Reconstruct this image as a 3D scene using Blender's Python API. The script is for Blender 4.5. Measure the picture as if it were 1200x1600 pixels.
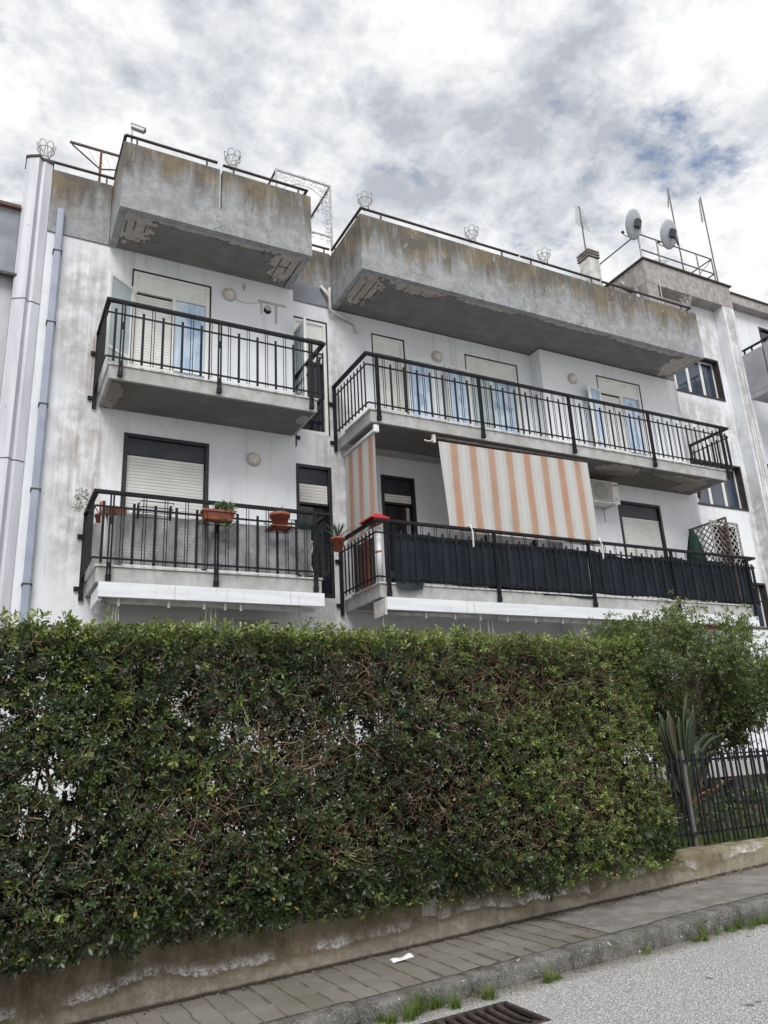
import bpy, math, random
import numpy as np
from mathutils import Vector, Matrix, Euler

for o in list(bpy.data.objects):
    bpy.data.objects.remove(o)
SC = bpy.context.scene
COL = SC.collection
R = math.radians

# ------------------------------------------------------------------ camera
YAW, PITCH, ROLL, FPX = R(28.098), R(17.693), R(-3.0187), 1208.46
fw = Vector((math.sin(YAW) * math.cos(PITCH), math.cos(YAW) * math.cos(PITCH), math.sin(PITCH)))
rt0 = Vector((math.cos(YAW), -math.sin(YAW), 0))
up0 = rt0.cross(fw)
rt = math.cos(ROLL) * rt0 + math.sin(ROLL) * up0
up = -math.sin(ROLL) * rt0 + math.cos(ROLL) * up0
cam = bpy.data.cameras.new('camera')
cam.sensor_fit = 'HORIZONTAL'
cam.sensor_width = 36
cam.lens = 36 * FPX / 1200
cam.clip_start = 0.1
cam.clip_end = 3000
cam_o = bpy.data.objects.new('camera', cam)
COL.objects.link(cam_o)
M = Matrix((rt, up, -fw)).transposed().to_4x4()
M.translation = Vector((0, 0, 1.6))
cam_o.matrix_world = M
SC.camera = cam_o

# ------------------------------------------------------------------ world, fill lamp, exposure
FILL_EL, FILL_AZ = R(50), R(205)       # azimuth measured clockwise from +Y
wd = bpy.data.worlds.new('World')
SC.world = wd
wd.use_nodes = True
wt = wd.node_tree
wt.nodes.clear()


def wn(t, **k):
    n = wt.nodes.new(t)
    for a, b in k.items():
        setattr(n, a, b)
    return n


def wl(a, b):
    wt.links.new(a, b)


def wmath(op, a, b=None, clamp=False):
    n = wn('ShaderNodeMath', operation=op, use_clamp=clamp)
    for i, v in enumerate((a, b)):
        if v is None:
            continue
        if hasattr(v, 'links'):
            wl(v, n.inputs[i])
        else:
            n.inputs[i].default_value = v
    return n.outputs[0]


def build_sky():
    tc = wn('ShaderNodeTexCoord')
    sep = wn('ShaderNodeSeparateXYZ')
    wl(tc.outputs['Generated'], sep.inputs[0])
    zc = wmath('ADD', wmath('MAXIMUM', sep.outputs[2], 0.0), 0.22)
    comb = wn('ShaderNodeCombineXYZ')
    wl(wmath('DIVIDE', sep.outputs[0], zc), comb.inputs[0])
    wl(wmath('DIVIDE', sep.outputs[1], zc), comb.inputs[1])
    comb.inputs[2].default_value = 3.7

    def noise(scale, detail, rough, dist, off, stretch=(1, 1, 1)):
        mp = wn('ShaderNodeMapping')
        mp.inputs['Location'].default_value = off
        mp.inputs['Scale'].default_value = stretch
        wl(comb.outputs[0], mp.inputs[0])
        n = wn('ShaderNodeTexNoise')
        n.inputs['Scale'].default_value = scale
        n.inputs['Detail'].default_value = detail
        n.inputs['Roughness'].default_value = rough
        n.inputs['Distortion'].default_value = dist
        wl(mp.outputs[0], n.inputs['Vector'])
        return n.outputs['Fac']

    def maprange(v, a, b, c=0.0, d=1.0, smooth=True):
        n = wn('ShaderNodeMapRange')
        n.interpolation_type = 'SMOOTHSTEP' if smooth else 'LINEAR'
        wl(v, n.inputs[0])
        for i, q in enumerate((a, b, c, d)):
            n.inputs[i + 1].default_value = q
        return n.outputs[0]

    sky = wn('ShaderNodeTexSky', sky_type='NISHITA')
    sky.sun_disc = False
    sky.sun_elevation = FILL_EL
    sky.sun_rotation = FILL_AZ
    sky.air_density = 1.2
    sky.dust_density = 2.0
    bg_sky = wn('ShaderNodeBackground')
    bg_sky.inputs[1].default_value = 0.085
    wl(sky.outputs[0], bg_sky.inputs[0])
    # cloud cover with ragged small openings
    n1 = noise(3.4, 12, 0.66, 0.12, (3.7, 6.3, 0.0))
    n2 = noise(7.5, 10, 0.66, 0.15, (4.1, 1.2, 2.0), (1.0, 1.4, 1.0))
    cover = maprange(wmath('ADD', wmath('MULTIPLY', n1, 0.55), wmath('MULTIPLY', n2, 0.45)), 0.32, 0.455)
    # billows: rounded light crests and greyer bases
    b1 = noise(1.1, 4, 0.5, 0.1, (7.7, 9.9, 1.0))
    b2 = noise(4.2, 12, 0.60, 0.12, (2.7, 8.1, 4.0))
    b3 = noise(8.0, 10, 0.62, 0.12, (1.7, 3.1, 6.0))
    puff = wmath('SUBTRACT', 1.0, wmath('MULTIPLY', wmath('ABSOLUTE', wmath('SUBTRACT', b3, 0.5)), 3.2))
    bill = wmath('ADD', wmath('ADD', wmath('MULTIPLY', b1, 0.26), wmath('MULTIPLY', b2, 0.83)), wmath('MULTIPLY', puff, 0.20))
    ramp = wn('ShaderNodeValToRGB')
    e = ramp.color_ramp.elements
    e[0].position, e[0].color = 0.54, (0.44, 0.47, 0.52, 1)
    e[1].position, e[1].color = 0.765, (0.97, 0.965, 0.955, 1)
    m = e.new(0.60)
    m.color = (0.58, 0.605, 0.645, 1)
    m = e.new(0.65)
    m.color = (0.70, 0.715, 0.74, 1)
    m = e.new(0.70)
    m.color = (0.83, 0.835, 0.845, 1)
    wl(bill, ramp.inputs[0])
    bg_c = wn('ShaderNodeBackground')
    bg_c.inputs[1].default_value = 0.63
    wl(ramp.outputs[0], bg_c.inputs[0])
    mix = wn('ShaderNodeMixShader')
    wl(cover, mix.inputs[0])
    wl(bg_sky.outputs[0], mix.inputs[1])
    wl(bg_c.outputs[0], mix.inputs[2])
    out = wn('ShaderNodeOutputWorld')
    wl(mix.outputs[0], out.inputs[0])


build_sky()
sl = bpy.data.lights.new('street_fill', 'SUN')  # added soft fill from the street side; the sun stands behind the building
sl.energy = 1.5
sl.angle = R(30)
sl.color = (1.0, 0.985, 0.96)
so = bpy.data.objects.new('street_fill', sl)
COL.objects.link(so)
sdir = Vector((math.sin(FILL_AZ) * math.cos(FILL_EL), math.cos(FILL_AZ) * math.cos(FILL_EL), math.sin(FILL_EL)))
so.rotation_euler = sdir.to_track_quat('Z', 'Y').to_euler()
so.location = (0, -5, 30)
vs = SC.view_settings
vs.view_transform = 'Standard'
vs.look = 'None'
vs.gamma = 1
vs.use_curve_mapping = False
vs.exposure = 0.85
SC.render.engine = 'CYCLES'
SC.cycles.use_denoising = True
SC.cycles.max_bounces = 8
SC.cycles.transparent_max_bounces = 12

# ------------------------------------------------------------------ materials


class NB:
    def __init__(self, name):
        self.m = bpy.data.materials.new(name)
        self.m.use_nodes = True
        self.t = self.m.node_tree
        self.t.nodes.clear()

    def n(self, t, **k):
        n = self.t.nodes.new(t)
        for a, b in k.items():
            setattr(n, a, b)
        return n

    def put(self, sock, v):
        if v is None:
            return
        if hasattr(v, 'links'):
            self.t.links.new(v, sock)
        elif isinstance(v, (tuple, list)):
            v = tuple(v)
            if sock.type == 'RGBA' and len(v) == 3:
                v = v + (1,)
            sock.default_value = v
        else:
            sock.default_value = v

    def pos(self):
        return self.n('ShaderNodeNewGeometry').outputs['Position']

    def obj(self):
        return self.n('ShaderNodeTexCoord').outputs['Object']

    def rnd(self):
        return self.n('ShaderNodeObjectInfo').outputs['Random']

    def mapv(self, v, scale=(1, 1, 1), loc=(0, 0, 0)):
        n = self.n('ShaderNodeMapping')
        n.inputs['Scale'].default_value = scale
        n.inputs['Location'].default_value = loc
        self.put(n.inputs[0], v)
        return n.outputs[0]

    def noise(self, v, scale, detail=4, rough=0.55, dist=0.0):
        n = self.n('ShaderNodeTexNoise')
        self.put(n.inputs['Vector'], v)
        n.inputs['Scale'].default_value = scale
        n.inputs['Detail'].default_value = detail
        n.inputs['Roughness'].default_value = rough
        n.inputs['Distortion'].default_value = dist
        return n.outputs['Fac']

    def voro(self, v, scale, feature='F1'):
        n = self.n('ShaderNodeTexVoronoi', feature=feature)
        self.put(n.inputs['Vector'], v)
        n.inputs['Scale'].default_value = scale
        return n.outputs['Distance']

    def math(self, op, a, b=None, clamp=False):
        n = self.n('ShaderNodeMath', operation=op, use_clamp=clamp)
        self.put(n.inputs[0], a)
        self.put(n.inputs[1], b)
        return n.outputs[0]

    def mr(self, v, a, b, c=0.0, d=1.0):
        n = self.n('ShaderNodeMapRange', interpolation_type='SMOOTHSTEP')
        self.put(n.inputs[0], v)
        for i, q in enumerate((a, b, c, d)):
            n.inputs[i + 1].default_value = q
        return n.outputs[0]

    def mix(self, f, a, b, blend='MIX'):
        n = self.n('ShaderNodeMix', data_type='RGBA', blend_type=blend)
        self.put(n.inputs[0], f)
        self.put(n.inputs[6], a)
        self.put(n.inputs[7], b)
        return n.outputs[2]

    def xyz(self, v):
        n = self.n('ShaderNodeSeparateXYZ')
        self.put(n.inputs[0], v)
        return n.outputs

    def spots(self, v, L):
        """soft-edged ellipsoidal places (centre, radii); 1 at the middle, 0 at the rim"""
        acc = None
        for c, r in L:
            mp = self.n('ShaderNodeMapping', vector_type='POINT')
            mp.inputs['Scale'].default_value = tuple(1 / q for q in r)
            mp.inputs['Location'].default_value = tuple(-a / q for a, q in zip(c, r))
            self.put(mp.inputs[0], v)
            ln = self.n('ShaderNodeVectorMath', operation='LENGTH')
            self.put(ln.inputs[0], mp.outputs[0])
            s = self.math('SUBTRACT', 1.0, ln.outputs['Value'], True)
            acc = s if acc is None else self.math('MAXIMUM', acc, s)
        return acc

    def bump(self, h, strength=0.3, dist=0.01):
        n = self.n('ShaderNodeBump')
        n.inputs['Strength'].default_value = strength
        n.inputs['Distance'].default_value = dist
        self.put(n.inputs['Height'], h)
        return n.outputs[0]

    def out(self, col, rough=0.7, metal=0.0, spec=0.4, normal=None, alpha=None, transl=None):
        p = self.n('ShaderNodeBsdfPrincipled')
        self.put(p.inputs['Base Color'], col)
        self.put(p.inputs['Roughness'], rough)
        self.put(p.inputs['Metallic'], metal)
        self.put(p.inputs['Specular IOR Level'], spec)
        self.put(p.inputs['Normal'], normal)
        self.put(p.inputs['Alpha'], alpha)
        o = self.n('ShaderNodeOutputMaterial')
        if transl:
            tr = self.n('ShaderNodeBsdfTranslucent')
            self.put(tr.inputs[0], transl[1])
            mx = self.n('ShaderNodeMixShader')
            mx.inputs[0].default_value = transl[0]
            self.t.links.new(p.outputs[0], mx.inputs[1])
            self.t.links.new(tr.outputs[0], mx.inputs[2])
            self.t.links.new(mx.outputs[0], o.inputs[0])
        else:
            self.t.links.new(p.outputs[0], o.inputs[0])
        return self.m


def simple(name, col, rough=0.6, metal=0.0, spec=0.4, vary=0.12, scale=9.0, bump=0.0):
    b = NB(name)
    p = b.pos()
    n = b.noise(p, scale, 5, 0.6)
    f = b.mr(n, 0.3, 0.7)
    c = b.mix(f, tuple(v * (1 - vary) for v in col), tuple(min(1, v * (1 + vary)) for v in col))
    nm = b.bump(n, bump, 0.004) if bump else None
    return b.out(c, rough, metal, spec, nm)


MAT = {}


def make_materials():
    # weathered white plaster of the facade
    b = NB('white_plaster')
    p = b.pos()
    fine = b.noise(p, 55, 4, 0.6)
    big = b.noise(p, 0.8, 5, 0.6)
    streak = b.noise(b.mapv(p, (3.2, 3.2, 0.22)), 1.6, 6, 0.65, 0.2)
    streak2 = b.noise(b.mapv(p, (9, 9, 0.5)), 1.3, 5, 0.7)
    c = b.mix(b.mr(big, 0.35, 0.7), (0.80, 0.82, 0.85), (0.71, 0.735, 0.775))
    c = b.mix(b.math('MULTIPLY', b.mr(streak, 0.52, 0.78), 0.55), c, (0.42, 0.41, 0.40))
    # run-off dirt on the bare end bay, on the recess and on the stair tower
    dirt = b.spots(p, [((1.0, 11.7, 8.6), (0.75, 0.6, 1.9)), ((1.05, 11.7, 6.0), (0.62, 0.6, 2.6)),
                       ((5.5, 12, 7.0), (0.55, 0.6, 4.2)), ((5.1, 12, 3.6), (0.9, 0.6, 1.4)), ((15.6, 12, 11.6), (1.9, 0.6, 1.6)), ((15.6, 12, 9.0), (2.2, 0.6, 1.3)),
                       ((17.07, 11.7, 12.4), (0.34, 0.5, 2.6)), ((17.07, 11.7, 8.5), (0.30, 0.5, 5.0)), ((14.5, 11.9, 8.0), (0.25, 0.7, 4.0)), ((16.8, 11.9, 6.0), (0.3, 0.6, 3.0))])
    dm = b.math('MULTIPLY', b.mr(dirt, 0.02, 0.62), b.mr(b.math('ADD', b.math('MULTIPLY', b.noise(p, 3.2, 7, 0.68), 0.6), b.math('MULTIPLY', streak2, 0.4)), 0.34, 0.62))
    dcol = b.mix(b.mr(b.noise(p, 1.7, 3), 0.4, 0.62), (0.42, 0.42, 0.415), (0.42, 0.39, 0.39))
    c = b.mix(b.math('MULTIPLY', dm, 0.95), c, dcol)
    rust = b.spots(p, [((1.30, 11.66, 6.2), (0.10, 0.3, 1.15)), ((1.14, 11.66, 8.1), (0.13, 0.3, 1.1)), ((1.02, 11.66, 5.7), (0.12, 0.3, 1.5)), ((4.63, 11.9, 4.4), (0.12, 0.4, 1.5))])
    rm = b.math('MULTIPLY', b.mr(rust, 0.05, 0.7), b.mr(b.math('ADD', streak2, b.math('MULTIPLY', fine, 0.3)), 0.5, 0.85))
    c = b.mix(b.math('MULTIPLY', rm, 0.8), c, (0.30, 0.22, 0.18))
    c = b.mix(b.mr(b.noise(p, 24, 6, 0.7), 0.60, 0.76), c, b.mix(0.4, c, (0.35, 0.33, 0.31)))
    hair = b.noise(b.mapv(p, (1.2, 1.2, 0.8)), 0.9, 8, 0.6, 0.6)
    hc = b.math('MULTIPLY', b.mr(b.math('ABSOLUTE', b.math('SUBTRACT', hair, 0.5)), 0.0, 0.0016, 1, 0), b.mr(b.noise(p, 0.7, 2), 0.48, 0.55))
    c = b.mix(b.math('MULTIPLY', hc, 0.6), c, (0.22, 0.21, 0.20))
    drip = b.math('MULTIPLY', b.mr(b.noise(b.mapv(p, (26, 26, 0.8)), 1.2, 5, 0.7), 0.60, 0.72), b.mr(b.noise(p, 0.9, 4, 0.6), 0.45, 0.62))
    c = b.mix(b.math('MULTIPLY', drip, 0.4), c, (0.34, 0.33, 0.32))
    MAT['plaster'] = b.out(c, 0.85, 0, 0.25, b.bump(b.math('ADD', fine, b.math('MULTIPLY', streak2, 0.4)), 0.35, 0.006))

    # exposed concrete parapets: lichen and run-off from the top edge, paler below
    b = NB('parapet_concrete')
    p = b.pos()
    x = b.xyz(p)
    streak = b.noise(b.mapv(p, (2.4, 2.4, 0.25)), 1.7, 6, 0.65, 0.3)
    s2 = b.noise(b.mapv(p, (7, 7, 0.8)), 1.4, 6, 0.7)
    mott = b.noise(p, 6, 8, 0.7)
    fine = b.noise(p, 70, 3, 0.6)
    c = b.mix(b.mr(mott, 0.35, 0.68), (0.25, 0.258, 0.268), (0.37, 0.378, 0.39))
    reach = b.math('ADD', b.math('SUBTRACT', x[2], 10.62), b.math('MULTIPLY', b.math('SUBTRACT', streak, 0.5), 1.9))
    lich = b.math('MULTIPLY', b.mr(reach, -0.28, 0.42), b.mr(s2, 0.22, 0.5))
    lc = b.mix(b.mr(b.noise(p, 2.2, 4, 0.6), 0.42, 0.62), (0.115, 0.104, 0.085), (0.185, 0.148, 0.092))
    c = b.mix(b.math('MULTIPLY', lich, 0.95), c, lc)
    pale = b.math('MULTIPLY', b.mr(b.noise(b.mapv(p, (1, 1, 0.7)), 5.5, 6, 0.65, 0.6), 0.60, 0.66), b.mr(x[0], 5.0, 6.5))
    c = b.mix(b.math('MULTIPLY', pale, 0.45), c, (0.44, 0.445, 0.455))
    drk = b.math('MULTIPLY', b.mr(b.noise(b.mapv(p, (5, 5, 0.35)), 1.5, 6, 0.72), 0.52, 0.68), b.mr(x[2], 10.25, 11.0, 0.25, 1.0))
    c = b.mix(b.math('MULTIPLY', drk, 0.6), c, (0.15, 0.15, 0.145))
    cn = b.noise(b.mapv(p, (1.0, 1, 0.55)), 1.15, 7, 0.62, 0.5)
    crack = b.mr(b.math('ABSOLUTE', b.math('SUBTRACT', cn, 0.5)), 0.0, 0.0035, 1, 0)
    crack = b.math('MULTIPLY', crack, b.mr(b.noise(p, 0.9, 2), 0.48, 0.54))
    c = b.mix(b.math('MULTIPLY', crack, 0.8), c, (0.06, 0.055, 0.05))
    h = b.math('SUBTRACT', b.math('ADD', b.math('MULTIPLY', mott, 0.6), b.math('MULTIPLY', fine, 0.25)), crack)
    MAT['concrete'] = b.out(c, 0.9, 0, 0.2, b.bump(h, 0.5, 0.012))

    # soffits: painted grey, spalled to bare pinkish mortar near the edges
    b = NB('soffit_paint')
    p = b.pos()
    nz = b.noise(p, 9.0, 9, 0.70, 0.3)
    sm = b.noise(b.mapv(p, (1, 1.6, 1)), 2.5, 6, 0.6)
    c = b.mix(b.mr(sm, 0.35, 0.7), (0.165, 0.162, 0.16), (0.215, 0.212, 0.21))
    c = b.mix(b.math('MULTIPLY', b.mr(b.noise(p, 1.1, 4), 0.45, 0.7), 0.5), c, (0.17, 0.165, 0.16))
    sp = b.spots(p, [((1.55, 11.0, 10), (0.55, 0.75, 0.3)), ((2.4, 10.72, 10), (1.1, 0.12, 0.3)), ((3.4, 10.72, 10), (1.0, 0.16, 0.3)), ((4.2, 11.0, 10), (0.5, 0.85, 0.3)),
                     ((5.75, 11.1, 10), (0.6, 1.0, 0.3)), ((6.7, 10.80, 10), (1.0, 0.26, 0.3)), ((8.3, 10.74, 10), (1.3, 0.14, 0.3)), ((10.4, 10.72, 10), (1.5, 0.10, 0.3)),
                     ((12.6, 10.74, 10), (1.6, 0.12, 0.3)), ((13.9, 11.1, 10), (0.55, 0.9, 0.3)),
                     ((1.42, 11.2, 7.05), (0.26, 0.8, 0.3)), ((4.42, 11.0, 7.05), (0.14, 0.3, 0.3)), ((11.4, 11.0, 7.05), (1.0, 0.45, 0.3)), ((13.2, 10.95, 7.05), (1.4, 0.25, 0.3)), ((13.7, 11.2, 7.05), (0.6, 0.7, 0.3))])
    msk = b.mr(b.math('ADD', b.math('MULTIPLY', sp, 0.62), b.math('MULTIPLY', nz, 0.95)), 0.70, 0.74)
    bare = b.mix(b.mr(b.noise(p, 9, 6, 0.7), 0.4, 0.62), (0.44, 0.385, 0.335), (0.50, 0.49, 0.47))
    bare = b.mix(b.mr(b.noise(p, 4.1, 4, 0.6), 0.58, 0.68), bare, (0.34, 0.25, 0.18))
    c = b.mix(b.math('MULTIPLY', b.math('MULTIPLY', msk, b.mr(sp, 0.0, 0.06)), 0.8), c, bare)
    mould = b.spots(p, [((1.5, 11.0, 7.05), (0.32, 0.8, 0.4)), ((12.6, 11.3, 7.05), (2.6, 0.7, 0.3))])
    c = b.mix(b.math('MULTIPLY', b.mr(b.math('ADD', mould, b.math('MULTIPLY', nz, 0.5)), 0.45, 0.75), 0.55), c, (0.14, 0.125, 0.10))
    MAT['soffit'] = b.out(c, 0.9, 0, 0.15, b.bump(b.math('ADD', b.math('MULTIPLY', msk, -1.0), b.math('MULTIPLY', b.noise(p, 16, 7, 0.7), 0.7)), 0.9, 0.035))

    # balcony fascias: grey masonry paint, cracked
    b = NB('fascia_paint')
    p = b.pos()
    nz = b.noise(p, 4, 6, 0.65)
    c = b.mix(b.mr(nz, 0.35, 0.7), (0.36, 0.358, 0.352), (0.48, 0.48, 0.478))
    st = b.noise(b.mapv(p, (4, 4, 0.5)), 1.8, 5, 0.65)
    c = b.mix(b.math('MULTIPLY', b.mr(st, 0.5, 0.75), 0.55), c, (0.30, 0.285, 0.26))
    wv = b.noise(p, 6.5, 3, 0.5)
    cr = b.mr(b.math('ABSOLUTE', b.math('SUBTRACT', wv, 0.52)), 0.0, 0.006, 1, 0)
    cr = b.math('MULTIPLY', cr, b.mr(b.noise(p, 1.3, 2), 0.5, 0.56))
    c = b.mix(b.math('MULTIPLY', cr, 0.7), c, (0.16, 0.15, 0.14))
    MAT['fascia'] = b.out(c, 0.8, 0, 0.3, b.bump(b.math('SUBTRACT', nz, cr), 0.3, 0.006))

    b = NB('marble_edge')
    p = b.pos()
    c = b.mix(b.mr(b.noise(p, 7, 6, 0.65), 0.35, 0.7), (0.74, 0.73, 0.71), (0.50, 0.49, 0.47))
    MAT['marble'] = b.out(c, 0.55, 0, 0.4)

    b = NB('black_iron')
    p = b.pos()
    n = b.noise(p, 14, 5, 0.65)
    c = b.mix(b.mr(n, 0.35, 0.7), (0.007, 0.0075, 0.010), (0.018, 0.0185, 0.023))
    c = b.mix(b.mr(b.noise(p, 33, 4, 0.7), 0.66, 0.74), c, (0.075, 0.045, 0.032))
    MAT['iron'] = b.out(c, 0.55, 0.0, 0.22, b.bump(n, 0.15, 0.003))
    MAT['fence_iron'] = simple('fence_iron', (0.010, 0.011, 0.014), 0.55, 0.0, 0.25, 0.3, 12, 0.2)
    MAT['brown_iron'] = simple('weathered_flat_iron', (0.075, 0.062, 0.058), 0.65, 0.2, 0.4, 0.3, 10, 0.2)
    MAT['rust'] = simple('rusty_steel', (0.17, 0.075, 0.045), 0.8, 0.2, 0.3, 0.35, 12, 0.3)
    MAT['galv'] = simple('galvanised_steel', (0.22, 0.22, 0.225), 0.5, 0.7, 0.5, 0.25, 12)
    MAT['mast_steel'] = simple('weathered_mast_steel', (0.15, 0.14, 0.14), 0.6, 0.4, 0.4, 0.25, 12)
    MAT['wire'] = simple('pale_bent_wire', (0.40, 0.40, 0.39), 0.6, 0.2, 0.4, 0.2, 12)
    MAT['white_iron'] = simple('pale_painted_iron', (0.48, 0.48, 0.49), 0.6, 0.1, 0.4, 0.2, 12)
    MAT['pvc'] = simple('white_window_frame', (0.78, 0.78, 0.75), 0.4, 0, 0.5, 0.06, 4)
    MAT['slat'] = simple('white_shutter_slat', (0.74, 0.735, 0.715), 0.5, 0, 0.4, 0.07, 3)
    MAT['gap'] = simple('dark_shutter_back', (0.16, 0.16, 0.16), 0.8, 0, 0.2)
    MAT['dark_frame'] = simple('black_frame', (0.014, 0.015, 0.018), 0.4, 0, 0.5, 0.3, 7)
    MAT['brown_frame'] = simple('dark_brown_frame', (0.045, 0.036, 0.036), 0.55, 0, 0.4, 0.3, 7)
    b = NB('dark_box_panel')
    p = b.pos()
    c = b.mix(b.mr(b.noise(p, 3, 5, 0.65), 0.4, 0.75), (0.012, 0.016, 0.026), (0.035, 0.040, 0.052))
    MAT['dark_panel'] = b.out(c, 0.35, 0, 0.5)
    MAT['dark_glass'] = simple('dark_window_glass', (0.012, 0.013, 0.017), 0.06, 0, 0.6, 0.4, 1.5)
    b = NB('blue_film_glass')
    p = b.pos()
    fold = b.noise(b.mapv(p, (16, 16, 0.5)), 1.5, 3, 0.5)
    big = b.noise(b.mapv(p, (1, 1, 0.7)), 1.9, 4, 0.6)
    c = b.mix(b.mr(fold, 0.35, 0.68), (0.34, 0.48, 0.68), (0.56, 0.66, 0.78))
    c = b.mix(b.mr(big, 0.45, 0.68), c, (0.66, 0.74, 0.84))
    c = b.mix(b.math('MULTIPLY', b.mr(b.noise(p, 2.7, 3), 0.55, 0.68), 0.6), c, (0.18, 0.28, 0.42))
    MAT['blue_glass'] = b.out(c, 0.06, 0, 0.6)
    MAT['pale_glass'] = simple('pale_curtained_glass', (0.46, 0.53, 0.55), 0.12, 0, 0.6, 0.12, 2.0)
    MAT['stair_glass'] = simple('stairwell_glass', (0.035, 0.05, 0.075), 0.04, 0, 0.9, 0.4, 1.5)
    b = NB('flashing_metal')
    p = b.pos()
    c = b.mix(b.mr(b.noise(b.mapv(p, (3, 3, 0.4)), 2.2, 5, 0.6), 0.35, 0.7), (0.52, 0.525, 0.575), (0.63, 0.635, 0.68))
    c = b.mix(b.mr(b.noise(b.mapv(p, (1, 1, 0.45)), 11, 5, 0.75), 0.66, 0.72), c, (0.24, 0.25, 0.30))
    MAT['flashing'] = b.out(c, 0.5, 0.1, 0.4)
    MAT['downpipe'] = simple('blue_grey_pipe', (0.30, 0.335, 0.42), 0.5, 0.1, 0.4, 0.12, 2.5)
    MAT['white_pipe'] = simple('greyed_plastic_pipe', (0.55, 0.54, 0.52), 0.5, 0, 0.4, 0.2, 6)
    MAT['grey_render'] = simple('slate_grey_render', (0.27, 0.285, 0.32), 0.9, 0, 0.2, 0.2, 2.0, 0.4)
    MAT['lilac'] = simple('lilac_grey_render', (0.34, 0.34, 0.375), 0.9, 0, 0.2, 0.12, 2.0, 0.3)
    b = NB('left_house_render')
    p = b.pos()
    c = b.mix(b.mr(b.noise(b.mapv(p, (2, 2, 0.4)), 2.0, 6, 0.65), 0.35, 0.7), (0.50, 0.51, 0.53), (0.40, 0.40, 0.41))
    MAT['left_wall'] = b.out(c, 0.9, 0, 0.2, b.bump(b.noise(p, 60, 3), 0.3, 0.005))
    MAT['coping'] = simple('red_brown_coping', (0.16, 0.085, 0.075), 0.8, 0, 0.3, 0.25, 6, 0.2)
    b = NB('white_awning_housing')
    p = b.pos()
    c = b.mix(b.mr(b.noise(b.mapv(p, (0.5, 1, 6)), 2.2, 6, 0.6), 0.35, 0.7), (0.78, 0.80, 0.83), (0.66, 0.69, 0.73))
    c = b.mix(b.math('MULTIPLY', b.mr(b.noise(b.mapv(p, (9, 9, 1.2)), 1.5, 6, 0.7), 0.55, 0.72), 0.55), c, (0.36, 0.35, 0.33))
    MAT['cassette'] = b.out(c, 0.45, 0, 0.4)
    MAT['lamp_shell'] = simple('yellowed_lamp_cover', (0.60, 0.565, 0.49), 0.4, 0, 0.5, 0.15, 20)
    MAT['scar'] = simple('grey_plaster_patch', (0.47, 0.46, 0.44), 0.9, 0, 0.2, 0.15, 20, 0.3)
    MAT['plate'] = simple('dirty_mortar_plate', (0.27, 0.255, 0.23), 0.95, 0, 0.2, 0.35, 14, 0.5)
    MAT['black_hole'] = simple('dark_broken_hole', (0.03, 0.028, 0.027), 0.9, 0, 0.2)
    MAT['ac'] = simple('off_white_enamel', (0.68, 0.67, 0.63), 0.4, 0, 0.5, 0.05, 5)
    MAT['ac_grille'] = simple('grey_brown_grille', (0.30, 0.285, 0.265), 0.6, 0, 0.4, 0.1, 5)
    MAT['sticker'] = simple('pale_blue_sticker', (0.42, 0.50, 0.66), 0.5, 0, 0.4, 0.1, 5)
    MAT['terracotta'] = simple('terracotta_plastic', (0.27, 0.080, 0.042), 0.55, 0, 0.4, 0.15, 14)
    MAT['red'] = simple('red_plastic', (0.48, 0.018, 0.028), 0.45, 0, 0.5, 0.1, 10)
    MAT['green_cloth'] = simple('dark_green_cloth', (0.014, 0.036, 0.029), 0.85, 0, 0.2, 0.25, 8, 0.3)
    MAT['white_plastic'] = simple('white_plastic', (0.74, 0.74, 0.74), 0.45, 0, 0.5, 0.06, 8)
    MAT['orange'] = simple('orange_plastic', (0.42, 0.14, 0.07), 0.55, 0, 0.4, 0.1, 8)
    MAT['wood'] = simple('weathered_grey_wood', (0.36, 0.34, 0.32), 0.85, 0, 0.2, 0.3, 18, 0.3)
    MAT['brown_wood'] = simple('brown_lattice_wood', (0.13, 0.10, 0.088), 0.8, 0, 0.2, 0.3, 18, 0.3)
    MAT['dish'] = simple('grey_dish_enamel', (0.42, 0.45, 0.49), 0.5, 0.1, 0.4, 0.08, 5)
    MAT['dish_rust'] = simple('dark_dish_bracket', (0.07, 0.07, 0.075), 0.6, 0.3, 0.4, 0.2, 9)
    b = NB('tower_concrete')
    p = b.pos()
    n1, n2 = b.noise(p, 6, 8, 0.72), b.noise(b.mapv(p, (6, 6, 0.8)), 1.5, 6, 0.7)
    c = b.mix(b.mr(n1, 0.35, 0.68), (0.27, 0.25, 0.245), (0.43, 0.41, 0.40))
    c = b.mix(b.math('MULTIPLY', b.mr(n2, 0.5, 0.72), 0.6), c, (0.17, 0.155, 0.15))
    MAT['tower_concrete'] = b.out(c, 0.9, 0, 0.2, b.bump(n1, 0.5, 0.012))
    MAT['chimney'] = simple('chimney_render', (0.56, 0.56, 0.55), 0.9, 0, 0.2, 0.25, 5, 0.4)
    MAT['chimney_cap'] = simple('chimney_cap_brick', (0.25, 0.22, 0.21), 0.9, 0, 0.2, 0.3, 8, 0.3)
    MAT['soil'] = simple('garden_soil', (0.085, 0.066, 0.048), 0.95, 0, 0.1, 0.35, 6, 0.5)
    MAT['paper'] = simple('crumpled_white_wrapper', (0.72, 0.72, 0.74), 0.45, 0, 0.5, 0.06, 40, 0.3)
    MAT['cord'] = simple('off_white_cord', (0.60, 0.58, 0.54), 0.7, 0, 0.3)

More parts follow.
